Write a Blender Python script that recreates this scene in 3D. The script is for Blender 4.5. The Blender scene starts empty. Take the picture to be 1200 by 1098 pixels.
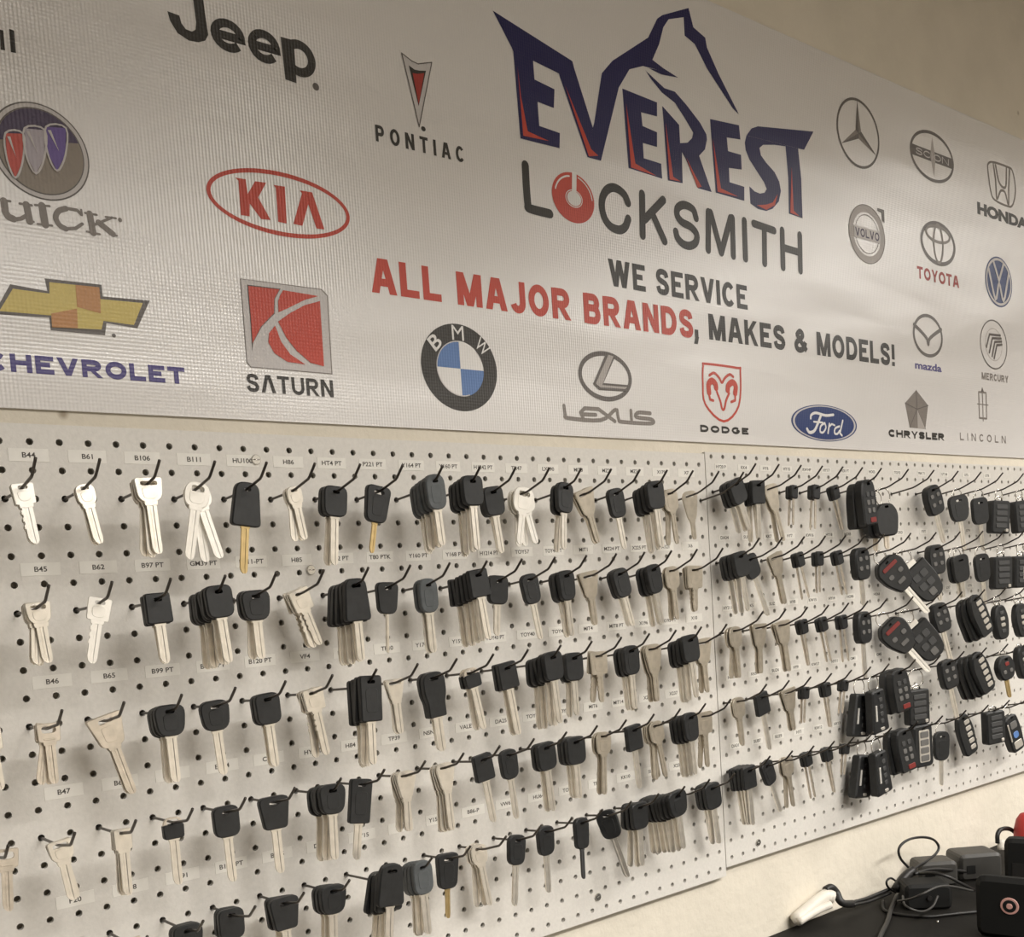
import bpy, math, random
from mathutils import Matrix, Vector
from mathutils.geometry import tessellate_polygon
random.seed(7)
SC = bpy.context.scene
COL = SC.collection
P = 0.0254            # peg hole pitch in metres
Z0 = 1.616            # height of the top peg row of the nearer board
PI = math.pi

# ------------------------------------------------------------------ camera, light, exposure
cd = bpy.data.cameras.new('camera')
cam = bpy.data.objects.new('camera', cd); COL.objects.link(cam)
cd.sensor_width = 36.0; cd.lens = 36.843; cd.shift_y = 0.2092; cd.clip_start = 0.01
CAMM = [[0.782063, 0.104639, -0.614352, -0.260678], [-0.619437, 0.022353, -0.784728, -1.006571], [-0.068381, 0.994259, 0.082299, 1.449326], [0.0, 0.0, 0.0, 1.0]]
cam.matrix_world = Matrix(CAMM)
SC.camera = cam
vs = SC.view_settings
vs.view_transform = 'Standard'; vs.look = 'None'; vs.gamma = 1.0; vs.use_curve_mapping = False
vs.exposure = -0.13
wd = bpy.data.worlds.new('world'); SC.world = wd; wd.use_nodes = True
wd.node_tree.nodes['Background'].inputs[0].default_value = (1.0, 0.95, 0.88, 1)
wd.node_tree.nodes['Background'].inputs[1].default_value = 0.06
CEIL = 2.56
# unseen ceiling troffers, some narrowed to darken the upper wall: centre x, centre y, size x, size y, watts, spread in degrees
TROFFERS = [(0.40, -1.95, 1.2, 0.3, 70, 145), (1.60, -1.85, 1.2, 0.35, 52, 145), (2.95, -1.2, 1.2, 0.5, 50, 162), (0.95, -3.3, 0.6, 1.2, 26, 178), (0.60, -1.45, 0.3, 0.3, 4, 178), (3.6, -3.3, 0.6, 1.2, 36, 178)]  # small square one added for banner glare, last one to brighten key reflections
for tx_, ty_, sx, sy, pw, sd in TROFFERS:
    ld = bpy.data.lights.new('troffer_light', 'AREA'); ld.shape = 'RECTANGLE'
    ld.size = sx; ld.size_y = sy; ld.energy = pw; ld.color = (1.0, 0.965, 0.915); ld.spread = math.radians(sd)
    lo = bpy.data.objects.new('troffer_light', ld); COL.objects.link(lo)
    lo.location = (tx_, ty_, CEIL - 0.012)

# ------------------------------------------------------------------ materials
def lin(h):
    r = []
    for i in (0, 2, 4):
        c = int(h[i:i+2], 16) / 255
        r.append(c/12.92 if c <= .04045 else ((c+.055)/1.055)**2.4)
    return (*r, 1)
MATS = {}
def mat(name, rgb, rough=.5, metal=0.0, spec=.5, noise=None, bump=None, coat=0, alpha=None, emit=None):
    m = bpy.data.materials.new(name); m.use_nodes = True; nt = m.node_tree
    b = nt.nodes['Principled BSDF']
    b.inputs['Roughness'].default_value = rough; b.inputs['Metallic'].default_value = metal
    b.inputs['Specular IOR Level'].default_value = spec
    b.inputs['Coat Weight'].default_value = coat
    c = lin(rgb) if isinstance(rgb, str) else (*rgb, 1)
    b.inputs['Base Color'].default_value = c
    tc = nt.nodes.new('ShaderNodeTexCoord')
    n = nt.nodes.new('ShaderNodeTexNoise'); n.inputs['Scale'].default_value = noise[0] if noise else 60
    n.inputs['Detail'].default_value = 4
    nt.links.new(tc.outputs['Object'], n.inputs['Vector'])
    r = nt.nodes.new('ShaderNodeValToRGB'); k = noise[1] if noise else .05
    r.color_ramp.elements[0].position = .3; r.color_ramp.elements[1].position = .7
    r.color_ramp.elements[0].color = (c[0]*(1-k), c[1]*(1-k), c[2]*(1-k*1.1), 1)
    r.color_ramp.elements[1].color = (min(1, c[0]*(1+k)), min(1, c[1]*(1+k)), min(1, c[2]*(1+k)), 1)
    nt.links.new(n.outputs['Fac'], r.inputs['Fac']); nt.links.new(r.outputs['Color'], b.inputs['Base Color'])
    if bump:
        bn = nt.nodes.new('ShaderNodeTexNoise'); bn.inputs['Scale'].default_value = bump[0]; bn.inputs['Detail'].default_value = bump[2] if len(bump) > 2 else 3
        nt.links.new(tc.outputs['Object'], bn.inputs['Vector'])
        bp = nt.nodes.new('ShaderNodeBump'); bp.inputs['Strength'].default_value = 1; bp.inputs['Distance'].default_value = bump[1]
        nt.links.new(bn.outputs['Fac'], bp.inputs['Height']); nt.links.new(bp.outputs['Normal'], b.inputs['Normal'])
    if emit:
        b.inputs['Emission Color'].default_value = (1, .93, .82, 1); b.inputs['Emission Strength'].default_value = emit
    MATS[name] = m
    return m

def vinyl(name, rgb, rough=.34, spec=.32):
    """printed banner vinyl: woven scrim relief plus slack creases, semi-gloss"""
    m = mat(name, rgb, rough, spec=spec, noise=(3, .02)); nt = m.node_tree; b = nt.nodes['Principled BSDF']
    g = nt.nodes.new('ShaderNodeNewGeometry')
    def wave(d, s):
        w = nt.nodes.new('ShaderNodeTexWave'); w.wave_type = 'BANDS'; w.bands_direction = d
        w.inputs['Scale'].default_value = s; w.inputs['Distortion'].default_value = .6; w.inputs['Detail'].default_value = 1; w.inputs['Detail Scale'].default_value = .3
        nt.links.new(g.outputs['Position'], w.inputs['Vector']); return w
    wx, wz = wave('X', 88), wave('Z', 88)
    ad = nt.nodes.new('ShaderNodeMath'); ad.operation = 'MULTIPLY_ADD'; ad.inputs[1].default_value = .45
    nt.links.new(wz.outputs['Fac'], ad.inputs[0]); nt.links.new(wx.outputs['Fac'], ad.inputs[2])
    b1 = nt.nodes.new('ShaderNodeBump'); b1.inputs['Distance'].default_value = .00016; b1.inputs['Strength'].default_value = 1
    nt.links.new(ad.outputs[0], b1.inputs['Height'])
    mp = nt.nodes.new('ShaderNodeMapping'); mp.inputs['Rotation'].default_value = (0, .75, 0); mp.inputs['Scale'].default_value = (1.3, 1, 5.5)
    nt.links.new(g.outputs['Position'], mp.inputs['Vector'])
    nz = nt.nodes.new('ShaderNodeTexNoise'); nz.inputs['Scale'].default_value = 1.6; nz.inputs['Detail'].default_value = 1.5
    nt.links.new(mp.outputs[0], nz.inputs['Vector'])
    b2 = nt.nodes.new('ShaderNodeBump'); b2.inputs['Distance'].default_value = .006; b2.inputs['Strength'].default_value = 1
    nt.links.new(nz.outputs['Fac'], b2.inputs['Height']); nt.links.new(b1.outputs['Normal'], b2.inputs['Normal'])
    nt.links.new(b2.outputs['Normal'], b.inputs['Normal'])
    return m

vinyl('vinyl_white', (.72, .695, .675), .21, .8)
for k_, v_ in dict(navy=(.022,.020,.085), red=(.52,.070,.045), red_dark=(.36,.045,.035), charcoal=(.040,.036,.031), print_white=(.76,.74,.72),
                   grey_dark=(.13,.115,.105), grey_text=(.22,.195,.175), grey_mid=(.40,.365,.34), silver=(.56,.53,.52), taupe=(.26,.22,.18), plum=(.070,.050,.095),
                   gold=(.60,.48,.15), gold_dark=(.50,.25,.10), blue_text=(.075,.060,.21), blue_light=(.11,.20,.42), blue_dark=(.035,.055,.16),
                   shield_red=(.50,.08,.06), shield_silver=(.42,.38,.42), shield_blue=(.14,.09,.30)).items():
    vinyl('ink_' + k_, v_)
mat('plaster_cream', (.70, .645, .545), .75, spec=.25, noise=(9, .05), bump=(60, .0016, 4))
_nt = MATS['plaster_cream'].node_tree; _b = _nt.nodes['Principled BSDF']; _src = _b.inputs['Base Color'].links[0].from_socket
_tc = _nt.nodes.new('ShaderNodeTexCoord'); _v = _nt.nodes.new('ShaderNodeTexVoronoi'); _v.inputs['Scale'].default_value = 7.5; _nt.links.new(_tc.outputs['Object'], _v.inputs['Vector'])
_r = _nt.nodes.new('ShaderNodeValToRGB'); _r.color_ramp.elements[0].position = .012; _r.color_ramp.elements[0].color = (.55, .5, .45, 1); _r.color_ramp.elements[1].position = .045; _r.color_ramp.elements[1].color = (1, 1, 1, 1)
_m = _nt.nodes.new('ShaderNodeMix'); _m.data_type = 'RGBA'; _m.blend_type = 'MULTIPLY'; _m.inputs['Factor'].default_value = 1      # old pin dents and specks
_nt.links.new(_v.outputs['Distance'], _r.inputs['Fac']); _nt.links.new(_src, _m.inputs['A']); _nt.links.new(_r.outputs['Color'], _m.inputs['B']); _nt.links.new(_m.outputs['Result'], _b.inputs['Base Color'])
mat('wall_paint', (.78, .74, .66), .8, spec=.2, bump=(55, .002, 4))
mat('ceiling_paint', (.62, .58, .50), .9, spec=.1)
mat('floor_tile', (.20, .18, .16), .5, noise=(5, .15))
mat('pegboard_paint', (.665, .637, .59), .42, spec=.4, noise=(220, .045), bump=(420, .00012, 2))
mat('label_tape', (.76, .735, .68), .35, spec=.5)
mat('label_ink', (.07, .06, .05), .6)
mat('hook_steel', (.085, .075, .065), .34, metal=.75)
mat('nickel', (.86, .81, .73), .30, metal=.82, noise=(90, .08))
mat('nickel_shaded', (.60, .54, .45), .36, metal=.8, noise=(90, .12))  # nickel darkened for the far keys, shade put into its colour
mat('nickel_dull', (.72, .65, .56), .36, metal=.8, noise=(90, .14))
mat('nickel_bright', (.93, .90, .84), .32, metal=.5, noise=(90, .05))
mat('brass', (.66, .50, .25), .34, metal=.85, noise=(90, .10))
mat('black_plastic', (.016, .0165, .017), .46, spec=.45, noise=(140, .2), bump=(900, .00005, 2))
mat('black_gloss', (.012, .012, .012), .26, spec=.5)
mat('grey_plastic', (.085, .092, .096), .5, spec=.4, noise=(140, .12))
mat('button_grey', (.13, .125, .118), .5)
mat('button_dark', (.05, .05, .05), .55)
mat('button_silver', (.62, .58, .52), .35, metal=.5)
mat('panic_red', (.20, .022, .018), .5)
mat('white_plastic', (.66, .62, .55), .45)
mat('logo_blue', (.10, .20, .45), .35)
mat('screw_zinc', (.70, .68, .64), .25, metal=1)
mat('desk_laminate', (.012, .011, .0095), .65, spec=.15, noise=(40, .12))
mat('cable_rubber', (.016, .015, .014), .45, spec=.4)
mat('cable_grey', (.035, .033, .030), .5)
mat('device_black', (.0095, .0095, .009), .6, spec=.2)
mat('device_grey', (.040, .038, .034), .5)
mat('badge_pink', (.55, .30, .26), .4)
mat('bag_red', (.45, .035, .03), .5)
mat('aluminium', (.7, .7, .68), .4, metal=.8)
mat('lamp_diffuser', (.8, .78, .72), .6, emit=0.8)

# ------------------------------------------------------------------ object helpers
def put(o, parent=None):
    COL.objects.link(o)
    if parent: o.parent = parent
    return o
def tag(o, label=None, cat=None, group=None, kind=None):
    for k, v in (('label', label), ('category', cat), ('group', group), ('kind', kind)):
        if v: o[k] = v
    return o
def empty(name, loc, rot=(0, 0, 0)):
    o = bpy.data.objects.new(name, None); o.location = loc; o.rotation_euler = rot; o.empty_display_size = .02
    return put(o)
def mesh(name, V, F, mats, FM=None, smooth=False):
    me = bpy.data.meshes.new(name); me.from_pydata(V, [], F)
    for m in (mats if isinstance(mats, (list, tuple)) else [mats]): me.materials.append(MATS[m])
    if FM: me.polygons.foreach_set('material_index', FM)
    if smooth: me.polygons.foreach_set('use_smooth', [True]*len(F))
    me.update(); return me
def obj(name, me, parent=None, loc=None):
    o = bpy.data.objects.new(name, me)
    if loc: o.location = loc
    return put(o, parent)
class MB:
    """collects geometry for one mesh"""
    def __init__(s): s.V, s.F, s.M = [], [], []
    def add(s, V, F, m=0):
        n = len(s.V); s.V += [tuple(v) for v in V]; s.F += [tuple(i+n for i in f) for f in F]; s.M += [m]*len(F); return s
    def box(s, x0, x1, y0, y1, z0, z1, m=0, bev=0):
        if not bev:
            V = [(x, y, z) for x in (x0, x1) for y in (y0, y1) for z in (z0, z1)]
            return s.add(V, [(0,1,3,2),(4,6,7,5),(0,4,5,1),(2,3,7,6),(0,2,6,4),(1,5,7,3)], m)
        return s.slab(rrect2(x0, x1, z0, z1, bev*2), y0, y1, bev, m)
    def slab(s, pts, y0, y1, bev, m=0, holes=(), mh=None):
        """outline in x,z extruded from y0 (front) to y1, with chamfered edges and through holes"""
        inner = offset(pts, bev) if bev else pts
        n = len(pts)
        if bev:
            V = [(x, y0, z) for x, z in inner] + [(x, y0+bev, z) for x, z in pts] + [(x, y1-bev, z) for x, z in pts] + [(x, y1, z) for x, z in inner]; k = 4
        else:
            V = [(x, y0, z) for x, z in pts] + [(x, y1, z) for x, z in pts]; k = 2
        F = [(r*n+i, r*n+(i+1) % n, (r+1)*n+(i+1) % n, (r+1)*n+i) for r in range(k-1) for i in range(n)]
        s.add(V, F, m)
        loops = [inner] + list(holes)
        flat = [q for l in loops for q in l]
        tri = tessellate_polygon([[Vector((x, z, 0)) for x, z in l] for l in loops])
        N = len(flat)
        s.add([(x, y0, z) for x, z in flat], [tuple(t) for t in tri], m)
        s.add([(x, y1, z) for x, z in flat], [tuple(reversed(t)) for t in tri], m)
        for h in holes:
            q = len(h); s.add([(x, y0, z) for x, z in h] + [(x, y1, z) for x, z in h], [(i, (i+1) % q, q+(i+1) % q, q+i) for i in range(q)], m if mh is None else mh)
        return s
    def tube(s, pts, r, m=0, n=8, cap=True, closed=False):
        pts = [Vector(p) for p in pts]; N = len(pts); V = []; up = None
        for i, p in enumerate(pts):
            if closed: d = (pts[(i+1) % N]-pts[i-1])
            else: d = pts[min(i+1, N-1)]-pts[max(i-1, 0)]
            d.normalize()
            if up is None:
                up = Vector((0, 0, 1)) if abs(d.z) < .9 else Vector((1, 0, 0))
            a = d.cross(up)
            if a.length < 1e-6: a = d.orthogonal()
            a.normalize(); b = a.cross(d); up = b
            rr = r[i] if isinstance(r, (list, tuple)) else r
            V += [p+a*(rr*math.cos(2*PI*k/n))+b*(rr*math.sin(2*PI*k/n)) for k in range(n)]
        R = N if closed else N-1
        F = [(i*n+k, ((i+1) % N)*n+k, ((i+1) % N)*n+(k+1) % n, i*n+(k+1) % n) for i in range(R) for k in range(n)]
        if cap and not closed: F += [tuple(range(n)), tuple(range((N-1)*n+n-1, (N-1)*n-1, -1))]
        return s.add(V, F, m)
    def disc(s, c, rx, rz, y0, y1, m=0, n=20):
        return s.slab([(c[0]+rx*math.cos(2*PI*i/n), c[1]+rz*math.sin(2*PI*i/n)) for i in range(n)], y0, y1, min(rx, rz, abs(y1-y0))*.25, m)
    def build(s, name, mats, parent=None, smooth=False, loc=None):
        return obj(name, mesh(name, s.V, s.F, mats, s.M, smooth), parent, loc)
    def data(s, name, mats, smooth=False): return mesh(name, s.V, s.F, mats, s.M, smooth)
def area2(p): return sum(p[i-1][0]*p[i][1]-p[i][0]*p[i-1][1] for i in range(len(p)))
def offset(pts, d):
    """inset a closed outline by d"""
    sgn = 1 if area2(pts) > 0 else -1; out = []; n = len(pts)
    for i in range(n):
        a, b, c = Vector(pts[i-1]), Vector(pts[i]), Vector(pts[(i+1) % n])
        e1, e2 = (b-a), (c-b)
        if e1.length < 1e-9: e1 = e2
        if e2.length < 1e-9: e2 = e1
        e1.normalize(); e2.normalize()
        n1, n2 = Vector((-e1.y, e1.x))*sgn, Vector((-e2.y, e2.x))*sgn
        h = n1+n2
        if h.length < 1e-6: h = n1.copy()
        h.normalize(); k = max(.5, h.dot(n1))
        q = b+h*(d/k); out.append((q.x, q.y))
    return out
def rounded(corners, seg=4):
    """corners: [(x, z, radius)] -> outline with rounded corners"""
    out = []; n = len(corners)
    for i in range(n):
        x, z, r = corners[i]; p = Vector((x, z)); a = Vector(corners[i-1][:2])-p; b = Vector(corners[(i+1) % n][:2])-p
        la, lb = a.length, b.length; a.normalize(); b.normalize()
        r_ = min(r, la*.49, lb*.49)
        if r_ <= 0: out.append((x, z)); continue
        s_, e_ = p+a*r_, p+b*r_
        for k in range(seg+1):
            t = k/seg; q = s_*(1-t)**2+p*2*t*(1-t)+e_*t*t; out.append((q.x, q.y))
    return out
def rrect2(x0, x1, z0, z1, r, seg=3): return rounded([(x0, z0, r), (x1, z0, r), (x1, z1, r), (x0, z1, r)], seg)
def smooth_path(pts, k=6, closed=False):
    """Catmull-Rom through the points"""
    p = [Vector(q) for q in pts]; n = len(p); out = []
    for i in range(n if closed else n-1):
        a = p[(i-1) % n] if closed or i else p[0]*2-p[1]
        b, c = p[i], p[(i+1) % n]
        d = p[(i+2) % n] if closed or i+2 < n else p[-1]*2-p[-2]
        for j in range(k):
            t = j/k; out.append(.5*((2*b)+(c-a)*t+(2*a-5*b+4*c-d)*t*t+(3*b-a-3*c+d)*t**3))
    if not closed: out.append(p[-1])
    return out
ORD = 'first second third fourth fifth sixth seventh eighth ninth tenth eleventh twelfth thirteenth fourteenth fifteenth sixteenth seventeenth eighteenth nineteenth'.split()
CNT = 'no one two three four five six seven eight nine'.split()

# lettering: all strings are turned into meshes in one pass
_txt = {}
def want(s, bold): _txt.setdefault((s, bold), None)
def make_texts():
    obs = {}
    for (s, bold) in _txt:
        c = bpy.data.curves.new('txt', 'FONT'); c.body = s; c.offset = bold; c.resolution_u = 3
        obs[(s, bold)] = put(bpy.data.objects.new('txt', c))
    bpy.context.view_layer.update()
    dg = bpy.context.evaluated_depsgraph_get()
    for k, o in obs.items():
        me = bpy.data.meshes.new_from_object(o.evaluated_get(dg))
        V = [v.co.copy() for v in me.vertices]
        x0, x1 = min(v.x for v in V), max(v.x for v in V); z0, z1 = min(v.y for v in V), max(v.y for v in V)
        _txt[k] = ([((v.x-x0)/(x1-x0 or 1), (v.y-z0)/(z1-z0 or 1)) for v in V], [tuple(p.vertices) for p in me.polygons], (x1-x0)/(z1-z0 or 1))
        bpy.data.meshes.remove(me)
    for o in obs.values():
        c = o.data; bpy.data.objects.remove(o); bpy.data.curves.remove(c)

# plain sans capitals built from bars, slanted bars and bent strokes
def _arc(cx, cy, rx, ry, a0, a1, n=10): return [(cx+rx*math.cos(math.radians(a0+(a1-a0)*i/n)), cy+ry*math.sin(math.radians(a0+(a1-a0)*i/n))) for i in range(n+1)]
_sp = [(.97,.74),(.86,.93),(.5,1),(.16,.94),(.04,.76),(.2,.59),(.78,.44),(.97,.25),(.84,.05),(.5,0),(.13,.06),(.0,.27)]
_am = [(1,0),(.22,.70),(.20,.88),(.42,1),(.62,.90),(.6,.72),(.12,.44),(0,.22),(.14,.03),(.42,0),(.75,.14),(.92,.46)]
GLYPH = {
 'A': (1.05, [('d',0,0,.43,1),('d',1,0,.57,1),('h',.27,.2,.8)]), 'Λ': (1.05, [('d',0,0,.43,1),('d',1,0,.57,1)]), 'e': (1.0, [('c',[(0,.47),(1,.47)]+_arc(.5,.5,.5,.5,8,318,20))]), 'o': (1.0, [('o',_arc(.5,.5,.5,.5,0,351,39))]),
 'B': (.95, [('v',0,0,1),('c',[(0,1),(.55,1)]+_arc(.6,.77,.33,.23,90,-90)+[(0,.54)]),('c',[(0,.54),(.6,.54)]+_arc(.64,.27,.36,.27,90,-90)+[(0,0)])]),
 'C': (.98, [('c',_arc(.52,.5,.52,.5,40,320,18))]), 'D': (1.0, [('v',0,0,1),('c',[(0,1),(.4,1)]+_arc(.42,.5,.58,.5,90,-90,14)+[(0,0)])]),
 'E': (.86, [('v',0,0,1),('h',1,0,1),('h',.52,0,.92),('h',0,0,1)]), 'F': (.82, [('v',0,0,1),('h',1,0,1),('h',.52,0,.9)]),
 'G': (1.02, [('c',_arc(.52,.5,.52,.5,42,345,18)+[(1,.45),(.6,.45)])]), 'H': (.98, [('v',0,0,1),('v',1,0,1),('h',.53,0,1)]), 'I': (0, [('v',.5,0,1)]),
 'J': (.78, [('v',1,.3,1),('c',[(1,.4),(1,.28)]+_arc(.5,.28,.5,.28,0,-165,10))]), 'K': (1.0, [('v',0,0,1),('d',0,.33,.93,1),('d',.98,0,.36,.66)]), 'L': (.82, [('v',0,0,1),('h',0,0,1)]),
 'M': (1.18, [('v',0,0,1),('v',1,0,1),('d',.04,1,.5,0),('d',.96,1,.5,0)]), 'N': (.98, [('v',0,0,1),('v',1,0,1),('d',.02,1,.98,0)]), 'O': (1.06, [('o',_arc(.5,.5,.5,.5,0,351,39))]),
 'P': (.92, [('v',0,0,1),('c',[(0,1),(.55,1)]+_arc(.64,.72,.36,.28,90,-90)+[(0,.44)])]), 'R': (1.0, [('v',0,0,1),('c',[(0,1),(.5,1)]+_arc(.58,.74,.36,.26,90,-90)+[(0,.48)]),('d',.42,.46,1,0)]),
 'S': (.93, [('s',_sp)]), 'T': (.92, [('v',.5,0,1),('h',1,0,1)]), 'U': (.98, [('v',0,.35,1),('v',1,.35,1),('c',[(0,.45),(0,.36)]+_arc(.5,.36,.5,.36,180,360,12)+[(1,.45)])]),
 'V': (1.02, [('d',0,1,.5,0),('d',1,1,.5,0)]), 'W': (1.42, [('d',0,1,.26,0),('d',.5,1,.26,0),('d',.5,1,.74,0),('d',1,1,.74,0)]), 'X': (1.0, [('d',0,1,1,0),('d',0,0,1,1)]), 'Y': (1.0, [('v',.5,0,.5),('d',0,1,.5,.4),('d',1,1,.5,.4)]),
 '&': (1.12, [('s',_am)]), '!': (0, [('v',.5,.30,1),('v',.5,0,.19)]), ',': (0, [('v',.5,.45,1),('d',.6,.5,.15,0)]), ' ': (.40, [])}
def thick(pts, w, closed=False):
    """left and right edges of a mitred stroke -> quads"""
    pts = [p for i, p in enumerate(pts) if i == 0 or abs(p[0]-pts[i-1][0])+abs(p[1]-pts[i-1][1]) > 1e-6]
    n = len(pts); L, R = [], []
    for i in range(n):
        p = Vector(pts[i])
        a = (p-Vector(pts[i-1])) if (i or closed) else (Vector(pts[1])-p)
        b = (Vector(pts[(i+1) % n])-p) if (i < n-1 or closed) else (p-Vector(pts[i-1]))
        a.normalize(); b.normalize(); na, nb = Vector((-a.y, a.x)), Vector((-b.y, b.x)); m = na+nb
        if m.length < 1e-6: m = na.copy()
        m.normalize(); k = w/2/max(.45, m.dot(na)); L.append(p+m*k); R.append(p-m*k)
    V = [(q.x, q.y) for q in L+R]; r = n if closed else n-1
    return V, [(i, (i+1) % n, n+(i+1) % n, n+i) for i in range(r)]
def glyph_text(text, x0, x1, z0, z1, w, gap=.17):
    """flat quads of a line of capitals filling the rectangle"""
    rel = sum(GLYPH[c][0] for c in text); fix = sum(w for c in text if GLYPH[c][0] == 0)
    U = (x1-x0-fix)/((rel+gap*(len(text)-1)) or 1); g = gap*U; x = x0; out = []; H = z1-z0
    for c in text:
        gw, parts = GLYPH[c]; W = gw*U if gw else w
        X = lambda t: x+w/2+(W-w)*t if gw else x+w*t
        Z = lambda t: z0+w*.46+(H-w*.92)*t
        for e in parts:
            if e[0] == 'v': V, F = [(X(e[1])-w/2, z0+H*e[2]), (X(e[1])+w/2, z0+H*e[2]), (X(e[1])+w/2, z0+H*e[3]), (X(e[1])-w/2, z0+H*e[3])], [(0, 1, 2, 3)]
            elif e[0] == 'h': h = w*.46; V, F = [(X(e[2])-w/2, Z(e[1])-h), (X(e[3])+w/2*(e[3] > .99), Z(e[1])-h), (X(e[3])+w/2*(e[3] > .99), Z(e[1])+h), (X(e[2])-w/2, Z(e[1])+h)], [(0, 1, 2, 3)]
            elif e[0] == 'd':
                h = w*.53; V, F = [(X(e[1])-h, z0+H*e[2]), (X(e[1])+h, z0+H*e[2]), (X(e[3])+h, z0+H*e[4]), (X(e[3])-h, z0+H*e[4])], [(0, 1, 2, 3)]
            else:
                pts = [(X(a), Z(b_)) for a, b_ in e[1]]
                if e[0] == 's': pts = [(q.x, q.y) for q in smooth_path([(a, b_, 0) for a, b_ in pts], 4)]
                V, F = thick(pts, w, e[0] == 'o')
            out.append((V, F))
        x += W+g
    return out

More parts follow.
